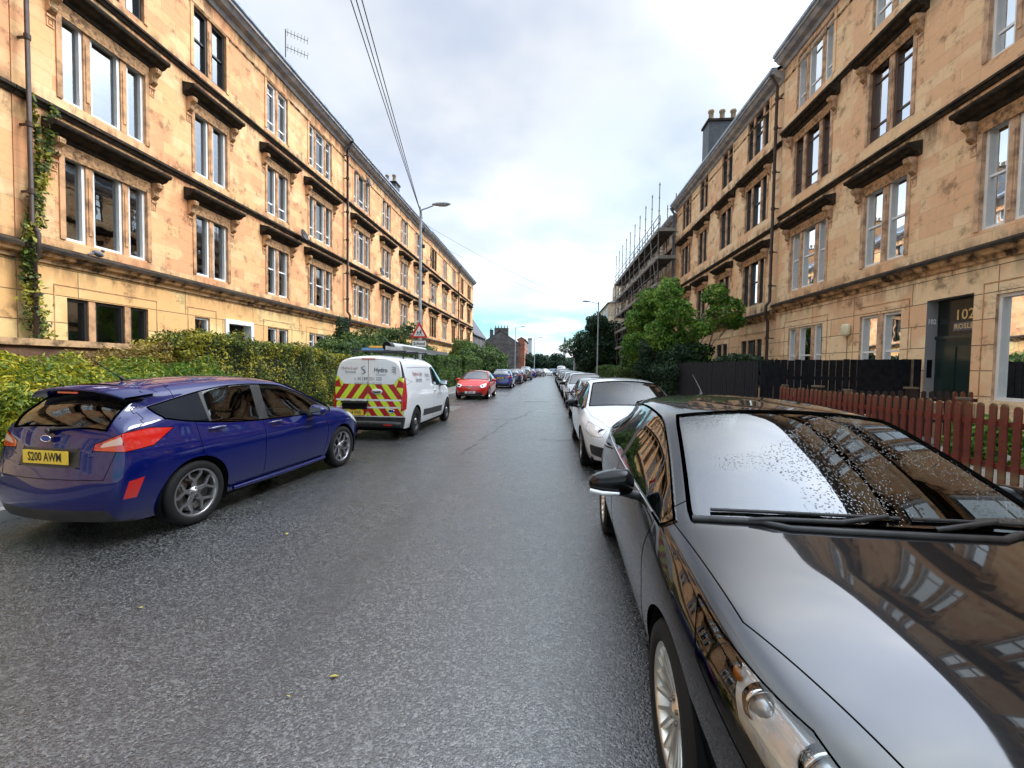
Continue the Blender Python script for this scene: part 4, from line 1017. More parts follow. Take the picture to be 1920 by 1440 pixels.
# ---- panel van
VAN = dict(L=4.82, R=.335, rimR=.215, axles=(.92, 3.98), dz=1.12, zD=[.90]*13, zlow=(.24, .36, .62, .85), tuck=(.07, .03, 0, .0),
    T =[.16, .36, .66, .98, 1.22, 1.66, 2.08, 2.50, 3.20, 3.90, 4.40, 4.66, 4.74],
    yC=[.68, .80, .88, .90, .905, .91, .915, .915, .915, .915, .91, .895, .86],
    yE=[.62, .73, .81, .83, .845, .865, .875, .88, .885, .885, .88, .865, .835],
    zE=[.84, .92, 1.0, 1.05, 1.07, 1.09, 1.10, 1.11, 1.14, 1.16, 1.16, 1.16, 1.16],
    yF=[.56, .69, .77, .80, .80, .76, .745, .775, .79, .79, .785, .77, .745],
    zF=[.855, .945, 1.03, 1.08, 1.10, 1.36, 1.58, 1.62, 1.63, 1.63, 1.62, 1.60, 1.58],
    yG=[.49, .61, .70, .735, .745, .69, .665, .69, .70, .70, .695, .68, .65],
    zG=[.865, .965, 1.055, 1.105, 1.125, 1.40, 1.65, 1.755, 1.765, 1.765, 1.755, 1.73, 1.70],
    zI=[.88, .99, 1.09, 1.14, 1.17, 1.46, 1.73, 1.83, 1.845, 1.845, 1.835, 1.81, 1.77],
    dI=[-.02, -.03, -.05, -.08, -.18, -.15, -.10, 0, 0, 0, 0, .02, .03],
    bulge=(.16, .045), proff=prof_front, profr=lambda z: .03*max(0, 1-abs(z-.7)/.5), screen=(4, 6), rear=(0, 0), side=(4, 7), cross={4: .5, 6: .35, 12: .55, 11: .3},
    pillars=([(2.44, .9), (2.60, .9), (2.60, 1.8), (2.40, 1.8)],),
    doors=(([(1.42, .30), (1.36, .60), (1.42, 1.13), (2.50, 1.13), (2.52, .30)], 'door'),),
    sidep=(([(1.55, .36), (1.55, .52), (3.42, .56), (3.42, .40)], 'trimp'),),
    handles=((2.36, .98), (2.9, .98)), bonnet=[(.20, -.1), (.22, .50), (.62, .70), (1.20, .79), (1.18, -.1)],
    head=([(.80, .70), (.80, .84), (1.30, .98), (1.28, .84), (1.0, .70)],), front=(([(-.45, .30), (.45, .30), (.45, .55), (-.45, .55)], 'grille'),),
    hatch=([(-.84, .50), (-.86, 1.25), (-.70, 1.72), (-.004, 1.74), (-.004, .50)], [(.84, .50), (.86, 1.25), (.70, 1.72), (.004, 1.74), (.004, .50)]),
    tail=(([(.83, .62), (.86, .95), (.98, 1.34), (1.04, 1.34), (1.06, .95), (1.02, .68)], 'tail'), ([(.88, 1.34), (.86, 1.70), (.93, 1.70), (1.0, 1.34)], 'refl2')), rl=1.8,
    rearp=(([(-1.0, .15), (-1.0, .495), (1.0, .495), (1.0, .15)], 'trimp'),),
    lampc=((.26, .62, .80),), mirror=(1.78, .935, 1.16), platef=(.02, .42))
VAN['mirm'] = TRIM
YEL = mat('fluorescent yellow film', (.62, .80, .05), .4); REDST = mat('red reflective film', (.42, .012, .02), .4)
VAN['YEL'] = YEL; VAN['REDST'] = REDST
def chev():
    r = []
    bands = [(.88, 1.20), (.72, .84), (.52, .685)]
    for sd in (-1, 1):
        for z0, z1 in bands:
            r.append(([(sd*.006, z0), (sd*.83, z0), (sd*(.83 if z1 < 1 else .83), z1), (sd*.006, z1)], 'yel'))
    for sd in (-1, 1):    # the shoulder wedge up each outer side
        r.append(([(sd*.83, 1.20), (sd*.60, 1.20), (sd*.74, 1.36), (sd*.815, 1.36)], 'yel'))
    return r
VAN['rearp'] = tuple(list(VAN['rearp'])+chev())
def stripes(s):
    seg = [(.88, 1.20), (.72, .84), (.52, .685)]
    sel = lambda c, n_, t: t == 'yel'
    for sd in (-1, 1):
        for (z0, z1) in seg:
            for k in range(-1, 5):
                # stripes lean inwards towards the top
                y0 = .10+k*.30-(z0-.5)*.78; w_ = .15
                a = [y0, y0+w_, y0+w_-(z1-z0)*.78, y0-(z1-z0)*.78]
                a = [max(-.3, min(1.2, q)) for q in a]
                poly = [(sd*a[0], z0), (sd*a[1], z0), (sd*a[2], z1), (sd*a[3], z1)]
                s.region(poly, lambda v: (v[1], v[2]), lambda c, n_, t, sd=sd: t == 'yel' and c[1]*sd > 0, 'redst')
        poly = [(sd*.66, 1.13), (sd*.84, 1.13), (sd*.86, 1.22), (sd*.72, 1.30)]
        s.region(poly, lambda v: (v[1], v[2]), lambda c, n_, t, sd=sd: t == 'yel' and c[1]*sd > 0, 'redst')
GREYINK = mat('grey lettering', (.10, .11, .13), .5); GREYINK2 = mat('light grey lettering', (.33, .36, .40), .5); REDINK = mat('reddish lettering', (.30, .10, .12), .5)
def van_extra(root, s, body, fine):
    L = 4.82
    def rear(u, z):   # skin of the rear doors: picture-left is +y seen from behind? seen from behind, left is +y
        best = min((i for i in range(len(s.V)) if s.N[i][0] < -.3), key=lambda i: (s.V[i][1]+u)**2+(s.V[i][2]-z)**2); return s.V[best][0]-.006
    mb = MB()
    def put(txt, u0, z0, size, m, **k):
        xr = min(rear(u0-.15, z0), rear(u0+.15, z0), rear(u0, z0))
        text_mb(mb, txt, size, m, lambda u, v: (xr, -(u0+u*.92), z0+v), **k)
    put('Hydro-Logic', -.46, 1.535, .088, REDINK, shear=.3); put('Services', -.44, 1.455, .088, GREYINK, shear=.3)
    put('Hydro', .30, 1.50, .135, GREYINK, bold=.003); put('International', .30, 1.40, .05, GREYINK)
    put('t. 01189 331 325', .0, 1.31, .105, GREYINK); put('www.hydro-int.com', .0, 1.225, .09, GREYINK2)
    def swoosh(u0, z0, k, m, pts_):
        xr = rear(u0, z0)-.002; mb.tube([(xr, -(u0+a*k), z0+b*k) for a, b in pts_], [max(.1, q)*k*.16 for q in (np.sin(np.linspace(.1, 3.04, len(pts_))))], m, 6)
    S_ = [(.9, 1), (.2, .9), (-.3, .55), (.0, .2), (.6, -.1), (.8, -.5), (.3, -.9), (-.5, -1)]
    swoosh(-.14, 1.50, .085, GREYINK, S_)
    for q in (0, 1, 2): swoosh(.60, 1.545-q*.05, .055, GREYINK, [(-1, .3), (-.3, .6), (.6, .3), (1, -.1), (.3, -.2)])
    mb.build('lettering', root)
    # side lettering
    for ys in (-1, 1):
        mb = MB()
        def puts(txt, t0, z0, size, m, **k):
            p, n_ = skin_at(s, -t0, ys, z0); p1, _ = skin_at(s, -t0, ys, z0+.1); sl = (p1.y-p.y)/max(p1.z-p.z, .02) if abs(p1.z-p.z) > .02 else 0
            text_mb(mb, txt, size, m, lambda u, v: (-t0+ys*-1*u, p.y+ys*.008+sl*v, z0+v), **k)
        puts('Hydro-Logic', 3.75, 1.42, .15, REDINK, shear=.25); puts('Services', 3.72, 1.28, .15, GREYINK, shear=.25); puts('Hydro', 2.95, 1.38, .16, GREYINK); puts('International', 2.95, 1.27, .06, GREYINK)
        puts('01189 331 325', 1.95, .86, .085, GREYINK2); puts('www.hydro-int.com', 1.95, .76, .065, GREYINK2)
        mb.build('lettering', root)
        mb = MB(); ps = []
        for t in np.linspace(2.75, 4.40, 10): p, n_ = skin_at(s, -t, ys, 1.585-.02*abs(t-3.5)); ps.append(p+n_*.001)
        mb.tube(ps, .006, GREYINK2, 5); mb.build('panel_line', root)
    # door furniture
    mb = MB(); xr = rear(.25, 1.04)
    blob(mb, (xr-.004, -.22, 1.045), (.012, .13, .055), body, 2.4, 8); mb.tube([(xr-.02, -.12, 1.04), (xr-.03, -.20, 1.035), (xr-.02, -.31, 1.04)], .016, TRIM, 8); mb.build('door_handle', root)
    mb = MB(); xr = rear(.55, .64); K = 20
    mb.tube([(xr-.004, -.56+.075*cos(2*pi*k/K), .63+.032*sin(2*pi*k/K)) for k in range(K+1)], .006, CHROME, 6, caps=False); mb.add([(xr-.006, -.56+.07*cos(2*pi*k/K), .63+.028*sin(2*pi*k/K)) for k in range(K)], [tuple(range(K))[::-1]], mat('badge blue', (.02, .06, .3), .2)); mb.build('badge', root)
    mb = MB(); xr = rear(-.35, .72); mb.box((xr-.012, .62, .66), (xr+.0, .02, .79), BLACKM); mb.box((xr-.04, .64, .79), (xr, .0, .835), TRIM); mb.build('plate_recess', root)
    mb = MB(); mb.box((xr-.016, .10, .53), (xr-.004, .62, .64), YPLATE); text_mb(mb, '18 VWJ', .105, INK, lambda u, v: (xr-.018, .30-u*.8, .585+v), bold=.002); mb.build('number_plate', root)
    mb = MB(); xr = rear(0, 1.74); mb.box((xr-.004, -.16, 1.725), (xr+.03, .16, 1.75), LRED); mb.build('brake_light', root)
    mb = MB(); mb.tube([(-L+.02, .80, .34), (-L-.02, .6, .36), (-L-.035, 0, .37), (-L-.02, -.6, .36), (-L+.02, -.80, .34)], .06, TRIM, 8); mb.box((-L-.09, -.62, .33), (-L-.075, -.42, .36), LRED); mb.box((-L-.09, .42, .33), (-L-.075, .62, .36), LRED); mb.build('rear_bumper', root)
    # roof rack
    mb = MB()
    for t in (2.5, 3.3, 4.2):
        mb.tube([(-t, -.70, 1.93), (-t, .70, 1.93)], .017, TRIM, 6)
        for ys in (-1, 1): mb.tube([(-t, ys*.62, 1.76), (-t, ys*.64, 1.93)], .02, TRIM, 6)
        mb.build('roof_bar', root); mb = MB()
VAN['extra'] = van_extra
VAN['post'] = stripes

# ------------------------------------------------------------------ vegetation
def leafm(name, a, b, c=None, rough=.55):
    def f(N, p, m):
        g = N('ShaderNodeNewGeometry'); r = g.outputs['Random Per Island']; n = noise(N, OC(N), 1.6, 3.)
        col = mixc(N, r, a, b)
        if c: col = mixc(N, rng(N, math_(N, 'ADD', n, math_(N, 'MULTIPLY', r, .25)), .60, .72), col, c)
        link(N, p, 'Base Color', col)
        tr = N('ShaderNodeBsdfTranslucent', {'Color': col}); out = [q for q in m.node_tree.nodes if q.type == 'OUTPUT_MATERIAL'][0]
        mx = N('ShaderNodeMixShader', {0: .3, 1: p.outputs[0], 2: tr.outputs[0]}); m.node_tree.links.new(mx.outputs[0], out.inputs[0])
    return mat(name, rough=rough, fn=f, spec=.35)
LF_CON = leafm('golden conifer sprays', (.07, .13, .015), (.27, .33, .03), (.55, .46, .03))
LF_GRN = leafm('green conifer sprays', (.035, .11, .015), (.13, .25, .03), (.30, .33, .03))
LF_HED = leafm('privet hedge leaves', (.022, .042, .008), (.13, .18, .025), (.38, .35, .04))
LF_H2 = leafm('green hedge leaves', (.025, .07, .015), (.07, .15, .03), (.13, .20, .04))
LF_SHR = leafm('shrub leaves', (.02, .055, .015), (.06, .12, .03), (.11, .17, .03))
LF_TRE = leafm('bright tree leaves', (.025, .09, .012), (.13, .32, .04), (.26, .42, .07))
LF_DRK = leafm('dark evergreen leaves', (.008, .028, .014), (.02, .055, .022), (.035, .08, .03))
LF_FAR = leafm('far tree leaves', (.012, .04, .025), (.035, .075, .04))
LF_BRN = leafm('russet shrub leaves', (.12, .07, .02), (.26, .19, .04), (.38, .30, .05))
BARK = mat('bark', fn=varied((.07, .055, .04), (.17, .14, .11), 5, bs=.6), rough=.9)
BARKL = mat('pale bark', fn=varied((.20, .17, .13), (.34, .30, .24), 5, bs=.6), rough=.85)
CORE = mat('dark foliage core', (.010, .018, .006), .9)  # near black solid core, painted as the shade between the leaves
def leaves(name, P_, Nrm, size, m, parent=None, asp=.6, jit=.7, core=None, curl=.25):
    """many small leaf-shaped faces at points P_ (n,3) facing roughly Nrm"""
    n = len(P_); sz = size*(.6+.8*RNG.random(n)); nn = Nrm+RNG.normal(0, jit, (n, 3)); nn /= np.linalg.norm(nn, axis=1)[:, None]+1e-9
    t = RNG.normal(0, 1, (n, 3)); a = np.cross(nn, t); a /= np.linalg.norm(a, axis=1)[:, None]+1e-9; b = np.cross(nn, a)
    a *= sz[:, None]; b *= (sz*asp)[:, None]; cu = nn*(sz*curl)[:, None]
    V = np.stack([P_-a, P_+b*.9+cu*.5-a*.1, P_+a, P_-b*.9+cu*.5-a*.1], 1).reshape(-1, 3)
    F = np.arange(4*n).reshape(n, 4)
    cv, cf = ([], []) if core is None else core
    me = bpy.data.meshes.new(name); nv = len(V)
    me.vertices.add(nv+len(cv)); me.vertices.foreach_set('co', np.concatenate([V, np.array(cv, float).reshape(-1, 3)]).ravel() if len(cv) else V.ravel())
    loops = list(F.ravel())+[i+nv for f in cf for i in f]; tot = [4]*n+[len(f) for f in cf]
    me.loops.add(len(loops)); me.loops.foreach_set('vertex_index', loops)
    st = np.concatenate([[0], np.cumsum(tot)[:-1]]); me.polygons.add(len(tot)); me.polygons.foreach_set('loop_start', st.astype(int)); me.polygons.foreach_set('loop_total', tot)
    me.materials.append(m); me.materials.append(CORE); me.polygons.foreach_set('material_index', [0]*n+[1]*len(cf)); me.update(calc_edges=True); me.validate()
    return mobj(name, me, parent)
def ell_points(blobs, dens):
    P_ = []; Q = []
    for (c, r, k) in blobs:
        n = int(dens*k*(r[0]*r[1]+r[1]*r[2]+r[0]*r[2])/3*4*pi)
        d = RNG.normal(0, 1, (n, 3)); d /= np.linalg.norm(d, axis=1)[:, None]
        lump = 1+.16*np.sin(d[:, 0]*5+c[0]*3)*np.sin(d[:, 1]*6+c[1])+.10*np.sin(d[:, 2]*9+c[2]*5)
        rad = (RNG.random(n)**.35)*.55+.5
        P_.append(np.array(c)+d*np.array(r)*(rad*lump)[:, None]); Q.append(d/np.array(r)*min(r))
    return np.concatenate(P_), np.concatenate(Q)
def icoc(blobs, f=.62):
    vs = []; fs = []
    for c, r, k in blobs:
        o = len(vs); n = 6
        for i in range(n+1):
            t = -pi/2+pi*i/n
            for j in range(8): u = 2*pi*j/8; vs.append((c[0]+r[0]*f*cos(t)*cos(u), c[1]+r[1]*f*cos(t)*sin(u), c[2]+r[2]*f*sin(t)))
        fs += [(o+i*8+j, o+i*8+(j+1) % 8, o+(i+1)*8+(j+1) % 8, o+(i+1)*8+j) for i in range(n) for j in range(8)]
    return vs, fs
def hedge(label, x0, x1, y0, y1, z0, zf, m, size, dens, group, name='hedge', wob=.06):
    """clipped hedge; zf(y) gives the height of its top"""
    P_ = []; Q = []
    def put(n, fn, nr):
        a = RNG.random((n, 2)); pts = np.array([fn(u, v) for u, v in a]); P_.append(pts); Q.append(np.tile(nr, (n, 1)))
    H = (zf(y0)+zf(y1))/2-z0
    put(int(dens*(y1-y0)*H), lambda u, v: (x1, y0+(y1-y0)*u, z0+v*(zf(y0+(y1-y0)*u)-z0)), (1, 0, .2)); put(int(dens*(y1-y0)*H*.7), lambda u, v: (x0, y0+(y1-y0)*u, z0+v*(zf(y0+(y1-y0)*u)-z0)), (-1, 0, .2))
    put(int(dens*(y1-y0)*(x1-x0)), lambda u, v: (x0+(x1-x0)*v, y0+(y1-y0)*u, zf(y0+(y1-y0)*u)), (0, 0, 1))
    for yy, nr in ((y0, -1), (y1, 1)): put(int(dens*(x1-x0)*H), lambda u, v: (x0+(x1-x0)*u, yy, z0+v*(zf(yy)-z0)), (0, nr, .2))
    P_ = np.concatenate(P_); Q = np.concatenate(Q).astype(float)
    ce = np.array([(x0+x1)/2, 0, 0]); w_ = wob*(np.sin(P_[:, 1]*2.1)+np.sin(P_[:, 1]*5.3+P_[:, 2]*3)+np.sin(P_[:, 2]*4.1+P_[:, 0]*3))
    P_ += Q*(w_[:, None]-RNG.random((len(P_), 1))**1.3*.42+RNG.normal(0, .02, (len(P_), 1)))
    # rounded shoulders
    dz = np.array([zf(y) for y in P_[:, 1]])-P_[:, 2]; ex = np.maximum(0, np.abs(P_[:, 0]-ce[0])-(x1-x0)/2+.22); P_[:, 2] -= np.where(dz < .12, ex**2*2.5, 0)
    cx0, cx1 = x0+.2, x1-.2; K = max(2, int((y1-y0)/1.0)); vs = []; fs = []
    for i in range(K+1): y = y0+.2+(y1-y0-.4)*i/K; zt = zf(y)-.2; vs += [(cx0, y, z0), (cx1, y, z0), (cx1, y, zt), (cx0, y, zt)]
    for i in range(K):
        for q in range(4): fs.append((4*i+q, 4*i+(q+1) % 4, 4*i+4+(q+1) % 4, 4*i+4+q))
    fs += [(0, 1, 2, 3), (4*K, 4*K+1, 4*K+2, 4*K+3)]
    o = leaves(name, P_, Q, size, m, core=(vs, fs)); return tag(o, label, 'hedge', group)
def bush(label, base, blobs, m, size, dens, group, name='bush', cat='bush', core=.55, jit=.8, asp=.6):
    root = empty(name, base, label, cat, group); P_, Q = ell_points(blobs, dens)
    mb = MB()
    for c, r, k in blobs[:5]: mb.tube([(0, 0, 0), (c[0]*.5, c[1]*.5, c[2]*.5), c], [.04, .025, .01], BARK, 6)
    mb.build('stem', root)
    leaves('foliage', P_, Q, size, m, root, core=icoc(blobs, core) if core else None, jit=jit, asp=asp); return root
def tree(label, base, h, blobs, m, size, dens, group, bark=BARK, tr=.12, core=None, name='tree', multi=1, jit=.9):
    root = empty(name, base, label, 'tree', group); mb = MB()
    R = random.Random(int(h*100)+len(blobs))
    for q in range(multi):
        ox = (q-(multi-1)/2)*.25
        tp = Vector((ox*2.5+R.uniform(-.2, .2), R.uniform(-.2, .2), h*.55)); mb.tube([(ox, 0, 0), (ox*1.3, .05, h*.2), tuple(tp*.75), tuple(tp)], [tr, tr*.8, tr*.6, tr*.4], bark, 8)
    for i, (c, r, k) in enumerate(blobs):
        s0 = Vector((((i % multi)-(multi-1)/2)*.35, 0, min(h*.42, c[2]*.55))); e = Vector(c)
        mb.tube([s0, (s0+e)/2+Vector((R.uniform(-.15, .15), R.uniform(-.15, .15), R.uniform(-.1, .2))), e], [tr*.5, tr*.3, tr*.12], bark, 6)
        for _ in range(4): e2 = e+Vector((R.uniform(-1, 1)*r[0], R.uniform(-1, 1)*r[1], R.uniform(-.6, 1)*r[2]))*.85; mb.tube([(s0+e)/2, (e+e2)/2, e2], [tr*.2, tr*.12, tr*.04], bark, 5)
    mb.build('trunk', root); P_, Q = ell_points(blobs, dens); leaves('crown', P_, Q, size, m, root, core=icoc(blobs, core) if core else None, jit=jit); return root
def B(x, y, z, rx, ry=None, rz=None, k=1.): return ((x, y, z), (rx, ry or rx, rz or rx*.8), k)
G_L = 'garden bushes behind the left pavement'
bush('golden green conifer bush filling the left picture edge beside the blue hatchback', (-6.9, 4.6, .1), [B(0, 0, .75, .75, .9, .7), B(.1, .8, 1.0, .7, .7, .5), B(-.5, .2, 1.2, .6, .8, .42), B(.25, -.7, .95, .6, .7, .55), B(-.2, 1.6, .85, .7, .7, .5), B(.2, .6, .45, .6, 1.1, .4)], LF_CON, .034, 2500, G_L, asp=.35)
bush('dark green spreading conifer between the golden bush and the clipped hedge', (-7.0, 6.7, .1), [B(.1, 0, .8, .6, .8, .7), B(.0, .8, .95, .6, .7, .45), B(-.5, .4, 1.05, .6, .8, .35), B(.15, 1.4, .8, .5, .8, .7)], LF_GRN, .034, 2500, G_L, asp=.35)
bush('russet and yellow shrub spraying up in front of the garden wall', (-7.6, 6.6, .1), [B(0, 0, 1.2, .5, .7, .4), B(0, .7, 1.35, .45, .6, .36), B(.1, -.7, 1.1, .5, .6, .4), B(0, 1.3, 1.5, .45, .5, .4)], LF_BRN, .034, 1300, G_L, core=None, asp=.4)
hedge('tall clipped yellow green privet hedge between the blue hatchback and the white van', -8.1, -7.05, 7.9, 15.2, .1, lambda y: 2.26-.045*max(0, y-9.6)+.04*sin(y*1.7)-.5*max(0, 8.3-y), LF_HED, .032, 1900, 'clipped hedges along the left pavement')
bush('loose green shrub above the end of the privet hedge', (-9.0, 18.3, .1), [B(0, 0, 1.6, 1.0, 1.3, 1.1), B(0, 1.4, 2.1, .9, 1.1, .9), B(.2, -1.2, 1.6, .8, 1.0, .9)], LF_SHR, .06, 420, G_L)
bush('narrow pointed evergreen shrub against the tenement wall', (-9.6, 19.6, .1), [B(0, 0, 1.5, .55, .55, 1.5), B(0, 0, 2.8, .35, .35, .9)], LF_DRK, .05, 600, G_L)
bush('straggling shrub with long bare sprays above the van roof rack', (-8.9, 21.8, .1), [B(0, -.4, 2.2, 1.0, 1.2, 1.0), B(.6, 1.0, 3.1, .7, .9, .45, .5), B(1.1, 2.0, 3.6, .5, .7, .3, .35), B(-.2, 1.6, 2.2, .9, 1.2, 1.0)], LF_SHR, .06, 360, G_L, core=.45)
bush('broad green shrub behind the street lamp column', (-8.4, 25.4, .1), [B(0, 0, 1.6, 1.1, 1.5, 1.4), B(.2, 2.0, 1.7, 1.0, 1.4, 1.3), B(0, -2.0, 1.6, .9, 1.2, 1.1)], LF_SHR, .065, 380, G_L)
hedge('green hedge beside the nose of the white van', -8.3, -7.1, 17.0, 26.6, .1, lambda y: 2.05+.05*sin(y), LF_H2, .05, 800, 'clipped hedges along the left pavement')
hedge('square clipped green hedge behind the red hatchback', -8.5, -7.1, 27.2, 35.2, .1, lambda y: 2.38, LF_H2, .06, 560, 'clipped hedges along the left pavement')
hedge('square clipped hedge with a pale cut face beyond the red hatchback', -8.6, -6.9, 35.5, 44.8, .1, lambda y: 2.46, LF_H2, .07, 380, 'clipped hedges along the left pavement')
bush('big dark laurel bush beyond the square hedges', (-7.7, 51, .1), [B(0, 0, 1.9, 1.6, 2.6, 1.9), B(0, 5, 2.2, 1.7, 3, 2.0), B(.2, 10, 1.9, 1.5, 3, 1.8)], LF_SHR, .12, 110, G_L)
bush('light green bush against the far end of the left tenements', (-9.6, 47, .1), [B(0, 0, 2.6, 1.2, 2.0, 1.7), B(0, 4, 3.0, 1.2, 2.5, 1.5)], LF_H2, .12, 110, G_L)
# brown garden wall
WALLB = mat('weathered brown garden wall', fn=varied((.10, .05, .03), (.24, .13, .075), 3, bs=.6, bscale=14, bdist=.02), rough=.9)
mb = MB(); mb.box((-9.3, 6.0, .1), (-9.0, 10.8, 1.86), WALLB); mb.box((-9.36, 5.95, 1.862), (-8.94, 10.85, 1.98), SOOTM); tag(mb.build('garden_wall'), 'sooty brown stone garden wall in front of the ground floor windows', 'wall')
# ivy on the near drainpipe
P_ = []; 
for i in range(3600):
    z = RNG.random()**1.15*7.2; w_ = .26*max(.12, 1-z/7.0)+.10*max(0, 1.5-z)/1.5
    yy = 8.62+.13*sin(z*1.3)+RNG.normal(0, w_*.55)
    if z > 4.4 and RNG.random() < .55: yy = 8.72+(z-4.4)*.13+RNG.normal(0, .05)
    P_.append((-11.3+.10+abs(RNG.normal(0, .11))*(1 if z < 4.5 else .5), yy, z+.1))
iv = leaves('ivy', np.array(P_), np.tile((1., 0, .3), (len(P_), 1)), .05, LF_HED, jit=.6); tag(iv, 'yellowing ivy climbing the drainpipe at the left picture edge', 'ivy')
# right side
G_R = 'trees in the right front gardens'
tree('bright green broadleaf tree with pale forked trunks behind the black fence', (6.75, 21.2, .15), 5.9, [B(-1.15, .4, 5.0, .62, .9, .75), B(-.9, .0, 4.1, .8, 1.0, .6), B(-.2, 0, 3.3, .7, 1.0, .5, .8), B(.75, -.3, 4.9, .5, .8, .45), B(1.2, -.4, 4.2, .7, .8, .6), B(1.65, -.2, 3.7, .4, .6, .35), B(.5, .2, 3.6, .6, .8, .45, .7), B(-1.5, .8, 3.2, .6, .8, .7), B(-.3, .1, 2.3, 1.0, 1.0, .5, .5), B(-1.0, .1, 2.6, .6, .8, .5, .7)], LF_TRE, .075, 230, G_R, BARKL, .07, multi=3)
tree('rounder green tree left of the bright one, in front of the scaffolding', (6.1, 27.2, .15), 6.3, [B(-.1, 0, 5.4, .8, 1.1, .9), B(-.7, .5, 4.4, .8, 1.0, .8), B(.8, .2, 4.6, .7, 1.0, .8), B(.3, .2, 3.5, .9, 1.1, .8), B(-.9, 0, 3.0, .8, 1.2, .7), B(.2, 0, 2.2, 1.3, 1.3, .8)], LF_TRE, .085, 230, G_R, BARKL, .08, core=.35)
bush('dark glossy evergreen bush bulging over the end of the black fence', (6.2, 20.7, .1), [B(-.4, 0, 1.2, 1.0, 1.7, 1.2), B(.2, 1.0, 2.0, 1.1, 1.6, 1.0), B(-.4, 3.0, 1.7, 1.2, 1.8, 1.5), B(.2, 5.2, 1.9, 1.2, 1.8, 1.6)], LF_DRK, .07, 420, 'evergreen bushes on the right')
bush('low dark bush under the bright tree behind the fence', (7.0, 17.0, .15), [B(0, 0, 1.5, .9, 1.2, .55), B(1.0, .3, 1.35, .8, .9, .5)], LF_DRK, .06, 380, 'evergreen bushes on the right')
bush('tall dark green shrub mass beyond the black fence', (6.0, 29.5, .1), [B(0, 0, 1.8, 1.1, 2.6, 1.6), B(.3, 3, 2.2, 1.2, 2.6, 1.5)], LF_SHR, .10, 170, 'evergreen bushes on the right')
hedge('long clipped green hedge right of the street, before the lamp column', 5.5, 6.7, 34.5, 43.5, .1, lambda y: 1.75, LF_H2, .07, 420, 'clipped hedges along the right pavement')
hedge('clipped hedge right of the street, beside the lamp column', 5.4, 6.7, 44.5, 53.5, .1, lambda y: 1.9, LF_H2, .08, 300, 'clipped hedges along the right pavement')
hedge('farthest clipped hedge on the right', 5.2, 6.5, 54.5, 63.5, .1, lambda y: 1.9, LF_H2, .09, 230, 'clipped hedges along the right pavement')
tree('large dark tree behind the right lamp column', (6.2, 56, .1), 9, [B(-.5, 0, 3.2, 2.3, 2.6, 2.6), B(.8, 1, 5.6, 2.0, 2.5, 2.1), B(-.4, 0, 7.0, 1.3, 1.8, 1.4), B(1.5, 0, 3.2, 2.2, 2.4, 2.4), B(-2.1, 0, 4.9, 1.1, 1.5, 1.1, .5), B(-2.9, 0, 3.6, .9, 1.3, .7, .4)], LF_DRK, .15, 95, G_R, tr=.2, core=.5)
tree('light leafed spreading tree reaching over the far cars', (3.6, 62, .1), 7, [B(0, 0, 5.0, 1.5, 1.7, .8, .6), B(-1.4, 0, 4.3, 1.0, 1.4, .6, .5), B(.9, 0, 6.0, 1.2, 1.5, .8, .6)], LF_SHR, .13, 70, G_R, tr=.12)
fr = random.Random(5)
for i in range(13):
    x = -5.5+i*2.4+fr.uniform(-.5, .5); h = 4.2+fr.uniform(-.6, 1.4)+(1.2 if i > 8 else 0)
    lab = ['dark rounded tree closing the far end of the street', 'low dark tree at the far road junction'][i % 2]
    where = ['behind the far lamp posts', 'left of the vanishing point', 'just left of the street axis', 'above the last parked cars', 'straight down the street', 'behind the crossing blue car', 'just right of the street axis', 'behind the distant white van', 'above the distant white van roof', 'behind the light leafed tree', 'behind the right hedges', 'beside the dark tree at the lamp', 'farthest right behind the dark tree'][i]
    tree(['rounded', 'broad', 'bushy'][i % 3]+' dark tree at the street end, '+where, (x, 108+fr.uniform(-2, 5), 0), h, [B(0, 0, h*.55, 1.8, 1.8, h*.45), B(.9, 0, h*.4, 1.5, 1.6, h*.4), B(-.9, 0, h*.45, 1.4, 1.5, h*.4)], LF_FAR, .24, 26, 'dark trees closing the end of the street', core=.7)
# distant ridge of woodland beyond them
P_, Q = ell_points([((x, 150, 2.0), (9, 5, 3.4+1.0*sin(x)), 1.) for x in range(-40, 60, 9)], 1.6)
tag(leaves('distant_woodland', P_, Q, .7, LF_FAR, core=icoc([((x, 150, 2.0), (9, 5, 3.4), 1.) for x in range(-40, 60, 9)], .85)), 'far-off dark band of woodland', 'woodland', kind='stuff')

# ------------------------------------------------------------------ fences
BLKF = mat('black stained boards', spec=.15, fn=varied((.004, .005, .008), (.014, .015, .020), 7, bs=.5, bscale=30), rough=.6)
REDF = mat('red brown stained pickets', fn=varied((.17, .028, .014), (.09, .02, .012), 6, bs=.6, bscale=30), rough=.75)
def pickf(N, p, m):
    t = N('ShaderNodeTexCoord').outputs['Object']; z = N('ShaderNodeSeparateXYZ', {0: t}).outputs[2]; n = noise(N, t, 7., 5., .65)
    c = mixc(N, rng(N, n, .35, .65), (.19, .030, .014), (.085, .018, .010))
    k = math_(N, 'MULTIPLY', rng(N, z, .92, 1.2), rng(N, n, .40, .55)); k2 = math_(N, 'MULTIPLY', rng(N, z, .36, .24), rng(N, n, .3, .5))
    c = mixc(N, math_(N, 'ADD', k, k2, clamp=True), c, (.17, .13, .06)); link(N, p, 'Base Color', c); bump(N, p, noise(N, t, 25., 4.), .5, .004)
PICK = mat('mossy red pickets', fn=pickf, rough=.8)
PALE = mat('weathered timber post', fn=varied((.22, .17, .11), (.10, .08, .06), 6), rough=.85)
root = empty('board_fence', (5.45, 16, .1), 'long black board fence along the pavement behind the parked cars', 'fence', 'black board fences')
mb = MB(); fr = random.Random(3); y = 12.0
